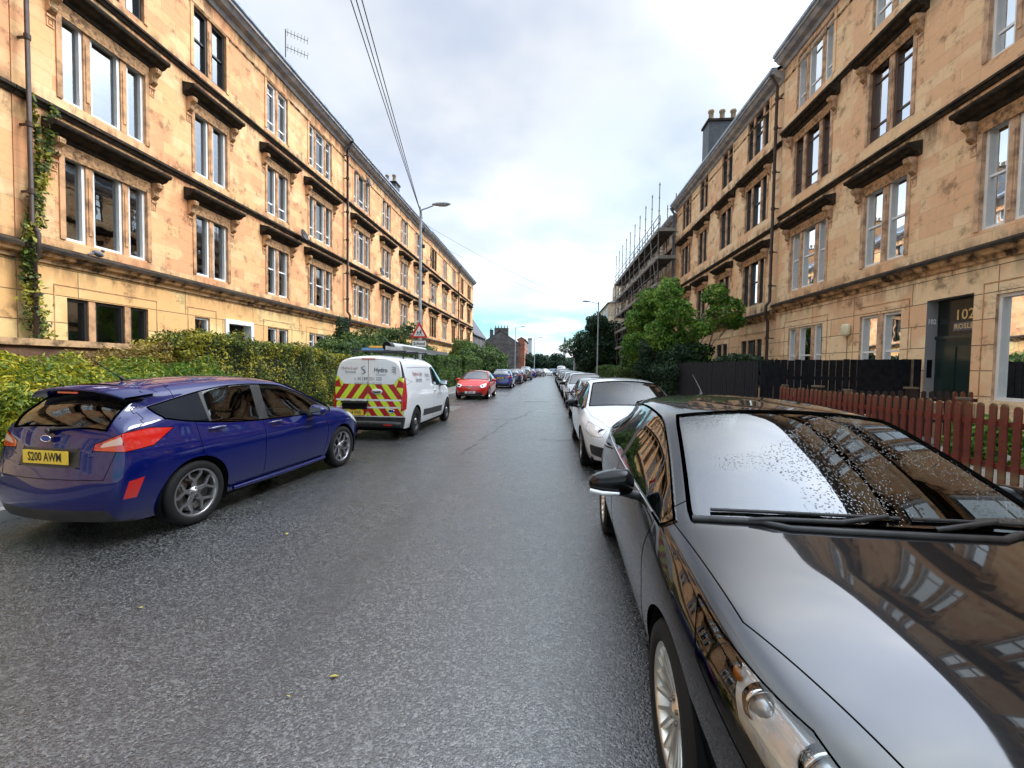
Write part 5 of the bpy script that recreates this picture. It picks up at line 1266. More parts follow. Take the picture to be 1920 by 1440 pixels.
while y < 20.6: w_ = .145; h = 1.78+fr.uniform(-.02, .02); mb.box((-.0+fr.uniform(0, .004), y-16, 0), (.022+fr.uniform(0, .004), y-16+w_, h), BLKF); y += w_+fr.uniform(.006, .016)
mb.build('fence_boards', root)
mb = MB(); [mb.box((.03, -4, z), (.08, 4.6, z+.09), BLKF) for z in (.35, 1.4)]; mb.build('fence_rail', root)
root = empty('board_fence', (5.45, 11.85, .1), 'black board fence running back to the house, daylight in its gaps', 'fence', 'black board fences')
mb = MB(); x = .0; i = 0
while x < 3.62: w_ = .152 if x < 2.35 else .148; mb.box((x, 0+fr.uniform(0, .004), .12), (x+w_, .022, 1.79+.02*x+fr.uniform(-.012, .012)), BLKF); x += w_+(.016 if x < 2.3 else .002)
mb.build('fence_boards', root)
mb = MB(); [mb.box((.0, .03, z), (3.6, .08, z+.09), BLKF) for z in (.4, 1.3)]; mb.build('fence_rail', root)
mb = MB(); mb.box((3.62, -.03, 0), (3.66, .12, 1.86), PALE); mb.box((3.665, -.05, 0), (3.82, .12, 1.86), BLKF); mb.build('fence_post', root)
def picket(mb, x, y, z0, z1, w_, along, m, d=.02):
    h = w_/2; pr = [(-h, z0), (h, z0), (h, z1-h*.9), (h*.75, z1-h*.35), (h*.35, z1-.004), (0, z1), (-h*.35, z1-.004), (-h*.75, z1-h*.35), (-h, z1-h*.9)]
    if along == 'Y': mb.prism(pr, x, x+d, m, lambda u, p, q: (u, y+p, q))
    else: mb.prism(pr, y, y+d, m, lambda u, p, q: (x+p, u, q))
root = empty('picket_fence', (5.5, 6.5, .1), 'red brown picket fence with rounded tops along the pavement', 'fence')
y = 10.95; k = 0
while y > -4.0 and k < 98:
    mb = MB(); picket(mb, 0, 0, .06, 1.14+fr.uniform(-.015, .015), .088, 'Y', PICK); o = mb.build('picket', root, (fr.uniform(0, .006), y-6.5, 0)); o.rotation_euler = (fr.uniform(-.012, .012), 0, 0); y -= .152; k += 1
for z in (.33, .86): mb = MB(); mb.box((.025, -10.5, z), (.065, 4.5, z+.07), PICK); mb.build('fence_rail', root)
for yy in (10.9, 8.7, 6.4, 4.2, 1.8): mb = MB(); mb.box((.03, yy-6.5-.045, 0), (.12, yy-6.5+.045, 1.16), PICK); mb.box((.02, yy-6.5-.055, 1.16), (.13, yy-6.5+.055, 1.19), PALE); mb.build('fence_post', root)
DKP = mat('dark brown pickets', fn=varied((.035, .014, .010), (.015, .010, .010), 7), rough=.75)
root = empty('picket_fence', (7.4, 10.1, .15), 'dark brown low picket fence beside the path to door 102', 'fence')
for i in range(20):
    mb = MB(); picket(mb, 0, 0, .1, 1.06+.02*(i > 9), .09, 'X', DKP if i < 17 else PICK); mb.build('picket', root, (-1.4+i*.155, 0, 0))
for z in (.4, .86): mb = MB(); mb.box((-1.5, .022, z), (1.7, .06, z+.07), DKP); mb.build('fence_rail', root)
for x in (-1.55, .35): mb = MB(); mb.box((x-.06, -.06, 0), (x+.06, .06, 1.12), DKP); mb.box((x-.09, -.09, 1.12), (x+.09, .09, 1.16), PALE); mb.build('fence_post', root)
for px_, py_ in ((5.72, 10.95), (5.72, 9.85)):
    pass
mb = MB(); mb.box((5.9, 9.4, .15), (9.4, 10.9, .2), PAVE); mb.box((8.3, 10.5, .15), (9.38, 12.3, .95), SURR_R); mb.box((7.9, 10.5, .15), (8.3, 12.3, .55), SURR_R); tag(mb.build('door_steps'), 'worn stone steps up to door 102', 'steps')
for x0, y0_, nb in ((7.0, 7.6, 0), (8.0, 6.0, 1), (6.6, 4.6, 2)):
    bush(['small green shrub in the gravel garden behind the red pickets', 'leafy plant against the tenement foot, seen between pickets', 'low green plant near the right picture edge behind pickets'][nb], (x0, y0_, .15), [B(0, 0, .35, .45, .5, .35), B(.3, .3, .45, .3, .35, .3)], LF_TRE, .05, 500, 'plants in the gravel garden')
# ------------------------------------------------------------------ street lamps, sign, wires
def lamp(label, x, y, h, arm, group='street lamps', s=1.):
    r = empty('street_lamp', (x, y, .1), label, 'street lamp', group)
    mb = MB(); mb.tube([(0, 0, 0), (0, 0, 1.5)], .092, GALV, 14); mb.tube([(0, 0, 1.5), (0, 0, 1.62), (0, 0, h)], [.092, .072, .055], GALV, 14); mb.box((-.05, -.096, .5), (.05, -.088, 1.0), GALV); mb.build('column', r)
    mb = MB(); mb.tube([(0, 0, h-.12), (arm*.15, 0, h-.10), (arm*.55, 0, h-.03), (arm, 0, h+.06)], [.034, .032, .03, .03], GALV, 8); mb.lathe([(.065, -.15), (.068, .03), (.03, .06), (.001, .06)], GALV, (0, 0, h), n=12); mb.build('arm', r)
    mb = MB(); sg = 1 if arm > 0 else -1
    blob(mb, (arm+sg*.36, 0, h+.12), (.42, .145, .075), GALV, 2.2, 12, lambda a, b, c: (a, b*(1-.35*a*sg*-1*(a*sg < 0)*-1) if False else b*(1-.30*max(0, -a*sg)), c+.10*a*sg)); mb.build('lamp_head', r)
    mb = MB(); blob(mb, (arm+sg*.42, 0, h+.075), (.27, .115, .055), mat('lamp diffuser', (.40, .43, .46), .25), 2.2, 8); mb.build('diffuser', r)
    return r
lamp('grey street lamp column carrying the school warning sign', -5.75, 19.0, 8.45, .55)
lamp('grey street lamp column on the right, in front of the large dark tree', 4.9, 46, 8.35, -.9)
lamp('far street lamp column before the dark gable on the left', -5.9, 74, 8.3, .9)
lamp('thin street lamp column near the far end on the left', -3.4, 96, 8.0, 1.0)
lamp('short column beside the white van far down the street', 5.0, 92, 4.2, .05)
SIGNW = mat('sign white', (.80, .82, .84), .4); SIGNR = mat('sign red', (.62, .02, .02), .4); SIGNK = mat('sign ink', (.012, .03, .09), .5)
r = empty('school_sign', (-5.75, 18.9, 2.35), 'triangular children warning sign with a School plate below it', 'road sign')
mb = MB()
def tri_(w_, m, y, z0): mb.prism([(-w_/2, z0), (w_/2, z0), (w_*.02, z0+w_*.86), (-w_*.02, z0+w_*.86)], y, y+.003, m, lambda u, p, q: (p, u, q))
tri_(.78, SIGNR, -.006, .50); tri_(.52, SIGNW, -.0105, .57)
mb.box((-.02, -.002, .45), (.02, .012, 1.1), GALV); mb.build('warning_triangle', r)
mb = MB()
def kid(x, k):
    z = .585; f = lambda p: [(x+a*k, -.0135, z+b*k) for a, b in p]
    mb.lathe([(.026*k, -.001), (.026*k, .001)], SIGNK, (x+.01*k, -.0135, z+.235*k), axis='Y', n=10); mb.add([(x+.01*k+.026*k*cos(q*.7), -.0146, z+.235*k+.026*k*sin(q*.7)) for q in range(9)], [tuple(range(9))], SIGNK)
    for p in (((-.02, .20), (.03, .20), (.02, .10), (-.02, .10)), ((.0, .12), (.03, .10), (.07, .05), (.055, .0), (.035, .0), (.045, .045)), ((-.02, .12), (.01, .10), (-.04, .04), (-.075, .02), (-.085, .04), (-.05, .06)), ((.02, .20), (.075, .15), (.065, .135), (.015, .165)), ((-.02, .19), (-.07, .14), (-.06, .125), (-.01, .155))):
        mb.add(f(p), [tuple(range(len(p)))], SIGNK)
kid(-.07, .85); kid(.06, 1.05); mb.build('running_children', r)
mb = MB(); mb.box((-.33, -.008, .10), (.33, -.002, .38), SIGNK); mb.box((-.315, -.011, .115), (.315, -.0085, .365), SIGNW); text_mb(mb, 'School', .20, SIGNK, lambda u, v: (u*.95, -.0125, .235+v), bold=.006); mb.build('school_plate', r)
WIRE = mat('black cable', (.02, .02, .022), .6)
def wire(label, a, b, sag, n=18, r_=.011):
    a, b = Vector(a), Vector(b); mb = MB(); mb.tube([a.lerp(b, t/n)-Vector((0, 0, sag*4*(t/n)*(1-t/n))) for t in range(n+1)], r_, WIRE, 5); return tag(mb.build('overhead_wire'), label, 'wire', 'overhead wires')
for i, (dx_, txt) in enumerate(((-.10, 'left thin overhead wire running from the lamp column up out of the picture'), (.0, 'middle thin overhead wire running from the lamp column up out of the picture'), (.10, 'right thin overhead wire running from the lamp column up out of the picture'))):
    wire(txt, (-5.72+dx_*.5, 19.0, 8.35-.15*i), (-1.05+dx_*2.4, -5.6, 8.7-.05*i), .20)
wire('upper thin wire crossing from the school sign lamp to the far right lamp', (-5.7, 19.1, 7.9), (4.9, 46, 8.2), .55, r_=.006)
wire('lower thin wire crossing from the school sign lamp to the far right lamp', (-5.7, 19.1, 7.3), (4.9, 46, 7.8), .55, r_=.006)
mb = MB(); mb.box((-.07, -.16, -.1), (.07, -.09, .1), WIRE); 
for z in (5.3, 5.9, 6.9, 7.6):
    m2 = MB(); m2.box((-.09, -.02, -.09), (.10, .09, .05), WIRE); o = m2.build('cable_bracket', None, (-5.69, 19.05, z)); tag(o, ['lowest', 'second lowest', 'second highest', 'highest'][(5.3, 5.9, 6.9, 7.6).index(z)]+' black cable bracket on the lamp column', 'bracket', 'cable brackets')
# satellite dishes and aerials
def dish(label, x, y, z, s, k=1.):
    r = empty('satellite_dish', (x, y, z), label, 'dish', 'satellite dishes'); mb = MB()
    mb.lathe([(.001, 0), (.12*k, .02*k), (.22*k, .07*k), (.26*k, .11*k), (.25*k, .115*k), (.12*k, .03*k), (.001, .01)], WIRE, (s*.30, 0, 0), axis='X', n=18)
    o = mb.build('dish', r); o.rotation_euler = (0, -.35*s, 0); mb = MB(); mb.tube([(0, 0, -.05), (s*.25, 0, -.1), (s*.30, 0, 0)], .018, WIRE, 6); mb.tube([(s*.32, 0, -.15), (s*.62, 0, -.08), (s*.66, 0, .02)], .012, WIRE, 5); mb.build('arm', r); return r
dish('dark dish on the hood beside the iron drainpipe, first floor', -11.3, 18.75, 7.2, 1)
dish('dark dish by the window hood at first floor, beyond the drainpipe', -11.3, 27.7, 7.55, 1)
dish('dark dish on the top floor of the tenement beyond the drainpipe', -11.3, 25.6+.0, 12.4, 1)
dish('dark dish high beside the lamp column', -11.3, 39.4, 11.3, 1)
dish('dark dish halfway up, just right of the lamp column', -11.3, 40.2, 7.9, 1)
dish('dark dish low on the wall near the far corner', -11.3, 60.5, 4.9, 1)
def aerial(label, x, y, z, h, k=1.):
    mb = MB(); mb.tube([(0, 0, 0), (0, 0, h)], .02, WIRE, 6)
    for q in range(2):
        zz_ = h-.1-q*.65*k; mb.tube([(0, 0, zz_), (.75*k, .45*k, zz_-.12)], .012, WIRE, 5)
        for t in np.linspace(.1, 1, 7): mb.tube([(.75*k*t-.13*k, .45*k*t+.2*k, zz_-.12*t), (.75*k*t+.13*k, .45*k*t-.2*k, zz_-.12*t)], .008, WIRE, 4)
    return tag(mb.build('roof_aerial', None, (x, y, z)), label, 'aerial', 'roof aerials')
aerial('television aerial standing above the near left roof edge', -11.75, 18.7, 14.1, 2.1)
aerial('small television aerial beside the far left chimney pots', -13.4, 35.2, 15.2, 1.4, .7)
aerial('thin television aerial above the house beyond the scaffolding', 11.0, 74, 14.0, 3.2, .7)
# pots just behind the near eaves
for i, y in enumerate((14.1, 14.8, 15.5, 18.0, 19.4, 20.2)):
    mb = MB(); mb.lathe([(.13, -.6), (.13, 0), (.155, .03), (.12, .10), (.11, .42), (.14, .46), (.14, .56), (.09, .56)], [SLATE, POTC, POTC][i % 3], n=12)
    tag(mb.build('roof_vent', None, (-12.0, y, 14.2)), ['first', 'second', 'third', 'fourth', 'fifth', 'sixth'][i]+' clay pot along the near left eaves, counted from the picture edge', 'pot', 'clay pots behind the near left eaves')
for (x, y, z, lab, k) in ((-13.2, 33.8, 14.4, 'chimney stack with pots on the roof left of the lamp head', 1.0), (11.3, 30.3, 16.0, 'tall sooty chimney stack with stepped buff pots on the right roof', 1.25), (12.2, 52, 13.6, 'dark chimney stack seen behind the scaffold poles', 1.3)):
    r = empty('chimney', (x, y, z), lab, 'chimney', 'roof chimneys'); mb = MB(); mb.box((-1.1*k, -.45*k, -1.6), (1.1*k, .45*k, 1.3*k), SLATE); mb.box((-1.17*k, -.52*k, 1.3*k), (1.17*k, .52*k, 1.42*k), SOOT); mb.build('stack', r)
    for q in range(4): mb = MB(); mb.lathe([(.15*k, 0), (.17*k, .04*k), (.13*k, .12*k), (.12*k, .52*k), (.16*k, .57*k), (.16*k, .66*k), (.1*k, .66*k)], POTC, n=12); mb.build('chimney_pot', r, (-.85*k+.56*k*q, 0, 1.42*k))
# alarm box, numbers, pigeon
mb = MB(); blob(mb, (0, 0, 0), (.07, .17, .19), mat('cream plastic', (.75, .70, .50), .5), 4, 8); mb.tube([(0.06, 0, -.19), (.07, 0, -2.2)], .008, WIRE, 4); tag(mb.build('alarm_box', None, (9.32, 14.78, 2.95)), 'cream alarm box on the wall beside the ground floor pair of windows', 'alarm box')
GOLD = mat('gold lettering', (.75, .52, .22), .4)
mb = MB(); X_ = 9.4+.262; yc_ = 11.5
text_mb(mb, '102', .34, GOLD, lambda u, v: (X_, 11.17-u, 3.0+v), bold=.004); mb.box((X_-.001, 11.45, 2.63), (X_+.006, 10.70, 2.83), LEAD); text_mb(mb, 'ROSLEA', .17, GOLD, lambda u, v: (X_-.005, 11.12-u, 2.73+v), bold=.002)
tag(mb.build('door_numbers'), 'gold number 102 and name board on the glass above the dark door', 'door number')
mb = MB(); text_mb(mb, '102', .17, SIGNW, lambda u, v: (9.53+u*.8, 11.89-.006, 2.90+v), bold=.008); tag(mb.build('painted_number'), 'white 102 painted on the speckled door reveal', 'number')
mb = MB(); mb.box((9.46, 11.88, 1.5), (9.58, 11.886, 1.95), BLACKM); tag(mb.build('entry_panel'), 'black entry panel on the speckled door reveal, under the painted number', 'entry panel')
mb = MB(); blob(mb, (0, 0, .09), (.07, .13, .07), LEAD, 2, 8, lambda a, b, c: (a, b, c-.3*b)); blob(mb, (0, .12, .19), (.035, .045, .04), LEAD, 2, 6); mb.tube([(0, -.1, .08), (0, -.24, .02)], [.03, .015], LEAD, 6); tag(mb.build('pigeon', None, (-11.12, 9.95, 4.15)), 'dark pigeon perched on the stone course below the near windows', 'bird')
# ------------------------------------------------------------------ scaffolding
TUBE = mat('scaffold tube', fn=varied((.10, .10, .10), (.20, .17, .14), 5), rough=.5, metal=.4); DECK = mat('scaffold boards', fn=varied((.04, .04, .045), (.09, .085, .08), 3), rough=.9); FASC = mat('pale toe board', fn=varied((.30, .29, .27), (.20, .18, .15), 3), rough=.8)
sc_ = empty('scaffolding', (8.4, 45, 0), 'steel tube scaffolding with dark decks across the grey tenement', 'scaffolding')
ys_ = [33.6+2.35*i for i in range(10)]; decks = (4.0, 5.9, 7.9, 9.9, 11.9)
for x in (-.55, .65):
    for i, y in enumerate(ys_):
        mb = MB(); top = 15.4 if x < 0 else 14.6; mb.tube([(x, y-45, .1), (x, y-45, top)], .034, TUBE, 6)
        for z in np.arange(1, top, .95): mb.tube([(x, y-45, z-.04), (x, y-45, z+.04)], .058, TUBE, 6)
        mb.build('standard', sc_)
for z in decks:
    mb = MB(); mb.box((-.52, ys_[0]-45.1, z-.06), (.62, ys_[-1]-44.9, z), DECK); mb.build('deck', sc_)
    for dz_ in (.5, 1.0, -.12):
        mb = MB(); mb.tube([(-.60, ys_[0]-45.4, z+dz_), (-.60, ys_[-1]-44.6, z+dz_)], .03, TUBE, 6); mb.build('ledger', sc_)
    mb = MB(); mb.box((-.62, ys_[0]-45.1, z-.02), (-.585, ys_[-1]-44.9, z+.2), FASC); mb.box((-.62, ys_[0]-45.15, z-.08), (.7, ys_[0]-45.11, z+.16), FASC); mb.build('toe_board', sc_)
    for i, y in enumerate(ys_): mb = MB(); mb.tube([(-.8, y-45, z-.12), (.85, y-45, z-.12)], .028, TUBE, 5); mb.build('transom', sc_)
for i in range(5):
    mb = MB(); z0 = (2.0, 4.0, 5.9, 7.9, 9.9)[i]; y = 34.6+.9*(i % 2)-45
    for e in (-.2, .2): mb.tube([(e-.1, y, z0), (e+.15, y+.9, z0+2.6)], .022, TUBE, 5)
    for q in range(9): t = q/9; mb.tube([(-.3+.25*t, y+.9*t, z0+2.6*t+.1), (.1+.25*t, y+.9*t, z0+2.6*t+.1)], .015, TUBE, 4)
    mb.build('ladder', sc_)
mb = MB()
for i in range(0, 9, 2):
    for z in (4.0, 7.9): mb.tube([(-.62, ys_[i]-45, z), (-.62, ys_[i+1]-45, z+3.8)], .026, TUBE, 5)
mb.build('brace', sc_)
mb = MB(); mb.box((-.60, .5, 9.95), (.6, 9, 11.6), mat('debris net', (.02, .022, .026), .9)); 
# ------------------------------------------------------------------ far buildings
def block(label, x0, x1, y0, y1, h, m, roofm, ridge='X', rh=2.5, wins=(), name='house', chim=(), over=.3):
    r = empty(name, ((x0+x1)/2, (y0+y1)/2, 0), label, 'building', 'buildings beyond the junction'); cx_, cy_ = (x0+x1)/2, (y0+y1)/2; a, b = (x1-x0)/2, (y1-y0)/2
    mb = MB(); mb.box((-a, -b, -.02), (a, b, h), m)
    if ridge == 'Y': mb.add([(-a, -b, h), (a, -b, h), (0, -b, h+rh)], [(0, 1, 2)], m); mb.add([(-a, b, h), (a, b, h), (0, b, h+rh)], [(0, 1, 2)], m)
    mb.build('wall', r); mb = MB(); o = over
    if ridge == 'Y': mb.prism([(-a-o, h-.1), (0, h+rh), (a+o, h-.1), (a+o, h+.05), (0, h+rh+.18), (-a-o, h+.05)], -b-.05, b+.05, roofm, lambda u, p, q: (p, u, q))
    elif ridge == 'X': mb.prism([(-b-o, h-.1), (0, h+rh), (b+o, h-.1), (b+o, h+.05), (0, h+rh+.18), (-b-o, h+.05)], -a-.05, a+.05, roofm, lambda u, p, q: (u, p, q))
    else: mb.add([(-a-o, -b-o, h), (a+o, -b-o, h), (a+o, b+o, h), (-a-o, b+o, h), (-a+b*.8, 0, h+rh), (a-b*.8, 0, h+rh)], [(0, 1, 5, 4), (1, 2, 5), (2, 3, 4, 5), (3, 0, 4), (0, 3, 2, 1)], roofm)
    rf = mb.build('roof', r)
    for (fx, fz, w_, hh, face) in wins:
        if face == '-Y': f = mobj('window', window_card(w_, hh), r, (fx-cx_, -b-.001, fz)); f.rotation_euler = (0, 0, -pi/2)
        else: f = mobj('window', window_card(w_, hh), r, ((a+.001) if face == '+X' else (-a-.001), fx-cy_, fz)); f.rotation_euler = (0, 0, 0 if face == '+X' else pi)
        mobj('glass_pane', pane_mesh(w_-.1, hh-.1), f, (.03, 0, .05))
    for (u, v, z, w_, d_, hh, cm, n) in chim:
        mb = MB(); mb.box((u-cx_-w_/2, v-cy_-d_/2, z), (u-cx_+w_/2, v-cy_+d_/2, z+hh), cm); c = mb.build('chimney', rf)
        mb = MB(); [mb.lathe([(.14, 0), (.12, .5), (.15, .6), (.08, .6)], POTC, (u-cx_-w_/2+.25+q*(w_-.5)/max(1, n-1), v-cy_, z+hh), n=8) for q in range(n)]; mb.build('chimney_pot', c)
    return r
def window_card(w_, h):
    def mk():
        mb = MB(); t = .07
        mb.box((-.1, -w_/2, 0), (.05, -w_/2+t, h), WHITE); mb.box((-.1, w_/2-t, 0), (.05, w_/2, h), WHITE); mb.box((-.1, -w_/2+t, 0), (.05, w_/2-t, t), WHITE); mb.box((-.1, -w_/2+t, h-t), (.05, w_/2-t, h), WHITE); mb.box((-.1, -.03, t), (.04, .03, h-t), WHITE)
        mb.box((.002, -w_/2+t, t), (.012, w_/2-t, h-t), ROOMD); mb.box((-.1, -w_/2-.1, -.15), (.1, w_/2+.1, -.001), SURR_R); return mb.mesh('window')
    return shared(WC, ('wc', w_, h), mk)
block('dark rendered gable end of a tenement left of the street end', -16.5, -7.6, 106, 124, 7.4, ST_GR, SLATE, 'Y', 3.0, chim=((-11.9, 106.45, 8.6, 3.4, 1.0, 2.6, ST_GR, 5), (-14.4, 107, 7.6, .8, .9, 3.2, ST_GR, 1)))
b_ = block('red sandstone tenement front with bay windows behind the dark gable', -7.8, -6.2, 106.5, 124, 8.4, ST_RED, SLATE, 'Y', .5, wins=[(y, z, 1.1, 1.7, '+X') for y in (109, 112.5, 116, 119.5) for z in (1.4, 4.0, 6.3)])
block('low slate roofed building with red chimney at the end of the left row', -24, -15.2, 96.5, 104, 4.6, ST_P, SLATE, 'X', 3.0, chim=((-16.8, 99, 6.2, 1.3, 1.1, 2.2, ST_RED, 2),))
block('tall pale slab of flats far behind the red sandstone tenement', -8.7, -7.1, 170, 173, 12.8, mat('pale panel', (.52, .56, .60), .8), LEAD, 'X', .3)
block('cream tenement with hipped slate roof across the side street on the right', 9.3, 26, 71.5, 88, 12.2, ST_P, SLATE, 'H', 3.2, wins=[(x, z, 1.5, 1.9, '-Y') for x in (11.2, 14.5, 18) for z in (1.2, 4.2, 7.2, 9.7)]+[(y, z, 1.4, 1.9, '-X') for y in (74, 78, 82, 86) for z in (1.2, 4.2, 7.2, 9.7)], chim=((10.6, 73.5, 12.6, .9, 1.5, 2.4, ST_P, 3),))
block('grey gabled tenement end just past the left row', -17, -12.2, 68, 82, 6.8, ST_GR, SLATE, 'Y', 3.6)
block('pale low block above the far trees', .2, 6.2, 190, 200, 5.9, mat('pale teal cladding', (.45, .62, .66), .6), LEAD, 'X', .2)
r = empty('distant_tower', (9.9, 300, 0), 'thin distant spire above the trees right of the street end', 'tower'); mb = MB(); mb.lathe([(1.4, 0), (1.1, 12), (.9, 18), (1.0, 18.2), (.6, 19.5)], mat('hazy stone', (.42, .50, .52), .8), n=10); mb.build('shaft', r); mb = MB(); mb.lathe([(.8, 19.5), (.8, 21), (.3, 23), (.001, 23.4)], mat('hazy lead', (.12, .18, .2), .8), n=10); mb.build('cap', r)
mb = MB(); mb.box((-.3, -.15, 0), (.3, .15, 1.35), mat('yellow box paint', (.75, .50, .05), .5)); mb.box((-.33, -.18, 1.35), (.33, .18, 1.42), LEAD); tag(mb.build('grit_bin', None, (-6.3, 83, .1)), 'small yellow cabinet on the far left pavement', 'cabinet')
# ------------------------------------------------------------------ the parked vehicles
BLK = paint('black car paint', (.002, .002, .003), dew=.04, ior=1.75, rough=.35)
BLU = paint('deep blue car paint', (.0006, .005, .095), .0, ior=1.5, rough=.4, dew=.03)
VWH = paint('white van paint', (.80, .83, .86), ior=1.5); CWH = paint('white car paint', (.78, .82, .86), ior=1.5); SIL = paint('silver car paint', (.50, .53, .55), .6, ior=1.6); CHA = paint('charcoal car paint', (.035, .037, .042), .4, ior=1.9); REDP = paint('red car paint', (.62, .022, .018), ior=1.6); BL2 = paint('royal blue car paint', (.015, .04, .25), .2, ior=1.8); BL3 = paint('navy car paint', (.01, .018, .07), .2, ior=1.8); GRY = paint('grey car paint', (.20, .22, .23), .5, ior=1.6); MAR = paint('maroon car paint', (.16, .02, .03), .2, ior=1.7); LBL = paint('pale blue car paint', (.25, .38, .50), .3, ior=1.6)
GL = 'cars parked along the left kerb'; GR = 'cars parked along the right kerb'
car(FOCUS, 'glossy black hatchback nearest on the right, its bonnet filling the corner', (1.345, .72, 0), -pi/2-.03, BLK, fine=True, level=3, wk='multi', real_glass=True, trim=CHROME, group=GR, scale=(1.02, 1.03, .95))
car(FIESTA, 'deep blue wet hatchback nearest on the left, number plate S200 AWM', (-3.93, 7.57, 0), pi/2-.08, BLU, fine=True, level=3, wk='wide', plateb='S200 AWM', real_glass=True, group=GL, scale=(1.05, .89, .99))
van, _ = car(VAN, 'white panel van with yellow and red chevrons on its rear doors', (-3.82, 13.6, 0), pi/2-.01, VWH, fine=True, level=3, wk='black', group=GL, scale=(.95, .92, 1), name='parked_van', cat='van')
# ladder and pipes carried on the rack
r = empty('ladder', (-3.5, 11.6, 2.0), 'aluminium ladder strapped along the right side of the van roof rack', 'ladder'); mb = MB()
for e in (0, .36): mb.box((e, -2.1, 0), (e+.035, 2.1, .085), mat('aluminium', (.60, .62, .63), .35, metal=.8))
for q in range(15): mb.box((.035, -2.0+q*.28, .025), (.36, -1.965+q*.28, .06), MATS['aluminium'])
mb.build('ladder_frame', r); r.location = (-3.62, 11.5, 1.952)
mb = MB(); mb.lathe([(.001, -1.5), (.095, -1.5), (.10, -1.45), (.10, 1.45), (.095, 1.5), (.001, 1.5)], mat('grey tube carrier', (.50, .52, .52), .4), axis='Y', n=18); mb.lathe([(.103, -1.56), (.11, -1.5), (.103, -1.3)], TRIM, axis='Y', n=18); mb.add([(.102*cos(2*pi*k/18), -1.55, .102*sin(2*pi*k/18)) for k in range(18)], [tuple(range(18))], BLACKM)
o = tag(mb.build('tube_carrier', None, (-3.80, 11.5, 2.055)), 'grey tube carrier with a black cap on the van roof', 'tube carrier')
mb = MB(); mb.box((-.45, -.2, 0), (.3, .2, .07), mat('blue crate', (.12, .28, .55), .6)); mb.box((-.25, -.24, .072), (.18, .24, .12), mat('orange strap', (.75, .38, .05), .6)); tag(mb.build('roof_load', None, (-4.15, 10.6, 1.96)), 'blue and orange bundle tied on the van roof rack', 'bundle')
POLO = dict(FIESTA, L=3.97, extra=None, handles=None); POLO['front'] = (([(-.62, .24), (.62, .24), (.54, .38), (-.54, .38)], 'grille'), ([(-.56, .625), (.56, .625), (.56, .68), (-.56, .68)], 'grille'), ([(-.62, .215), (.62, .215), (.62, .235), (-.62, .235)], 'chromep'))
POLO['head'] = ([(.60, .615), (.62, .73), (.98, .80), (1.22, .82), (1.14, .70), (.86, .62)],); POLO['lampc'] = ((.17, .58, .69),)
def badge_extra(kind):
    def f(root, s, body, fine):
        L = POLO['L']
        if kind == 'front': mb = MB(); K = 20; mb.tube([(.012, .075*cos(2*pi*k/K), .65+.075*sin(2*pi*k/K)) for k in range(K+1)], .008, CHROME, 6, caps=False); mb.tube([(.012, -.05, .69), (.012, -.02, .60), (.012, 0, .65), (.012, .02, .60), (.012, .05, .69)], .007, CHROME, 5); mb.build('badge', root)
        mb = MB(); p, n = top_at(s, -3.3, 0); blob(mb, (p.x, 0, p.z+.02), (.07, .02, .035), TRIM, 2, 6); mb.build('aerial', root)
        for ys in (-1, 1): mb = MB(); mb.tube([(-2.26, ys*.865, .89), (-2.10, ys*.90, .893), (-1.99, ys*.865, .89)], .012, body, 6); mb.build('door_handle', root)
    return f
POLO['extra'] = badge_extra('front'); REARC = dict(FIESTA, extra=badge_extra('rear'), handles=None)
car(POLO, 'bright red hatchback facing the camera beyond the white van', (-3.82, 20.9, 0), -pi/2, REDP, level=2, wk='five', plate=('SJ65 UJR', ''), group=GL, scale=(1, .98, .97))
car(REARC, 'royal blue hatchback seen from behind, parked past the red car', (-3.72, 37.2, 0), pi/2, BL2, level=2, plateb='SB12 KXT', group=GL, scale=(1.05, 1.0, 1.0))
car(REARC, 'navy hatchback directly in front of the royal blue one', (-3.60, 46.2, 0), pi/2, BL3, level=1, group=GL)
car(REARC, 'dark maroon car third beyond the red hatchback on the left', (-3.55, 53.4, 0), pi/2, MAR, level=1, group=GL)
car(REARC, 'tall pale roofed off-roader far down the left kerb', (-3.25, 61.5, 0), pi/2, GRY, level=1, group=GL, scale=(1.1, 1.05, 1.2))
car(REARC, 'blue car at the far end of the left kerb', (-3.1, 76, 0), pi/2, BL2, level=1, group=GL)
car(REARC, 'grey green car parked round the far bend, on the left', (-1.6, 84, 0), pi/2-.2, GRY, level=1, group=GL)
car(REARC, 'pale green grey car last at the far bend', (.2, 92.5, 0), pi/2-.5, SIL, level=1, group=GL)
car(REARC, 'pale blue car crossing the far junction', (3.6, 98.5, 0), 0, LBL, level=1, group='cars at the junction')
SAL = dict(FOCUS, L=4.45, extra=badge_extra('no'), lampin=None, lampsplit=None, handles=None)
SAL['head'] = ([(.74, .60), (.72, .70), (1.00, .76), (1.34, .80), (1.30, .66), (1.05, .60)],); SAL['front'] = (([(-.30, .30), (.30, .30), (.44, .68), (-.44, .68)], 'grille'), ([(.48, .26), (.80, .30), (.78, .46), (.54, .44)], 'grille'), ([(-.48, .26), (-.80, .30), (-.78, .46), (-.54, .44)], 'grille')); SAL['lampc'] = ((.20, .62, .67), (.20, .48, .67))
car(SAL, 'white saloon facing the camera behind the black hatchback', (1.42, 6.45, 0), -pi/2, CWH, level=3, wk='wide', group=GR, scale=(1.0, 1.0, .96), real_glass=True)
REARD = dict(FIESTA, extra=badge_extra('rear'), handles=None, tail=(([(.60, .74), (.60, .98), (1.0, 1.02), (1.20, .95), (1.14, .78), (.86, .70)], 'tail'),))
car(REARD, 'charcoal hatchback seen from behind, its red tail lamp by the white saloon mirror', (1.50, 15.6, 0), pi/2, CHA, level=2, group=GR, scale=(1.03, 1, .93))
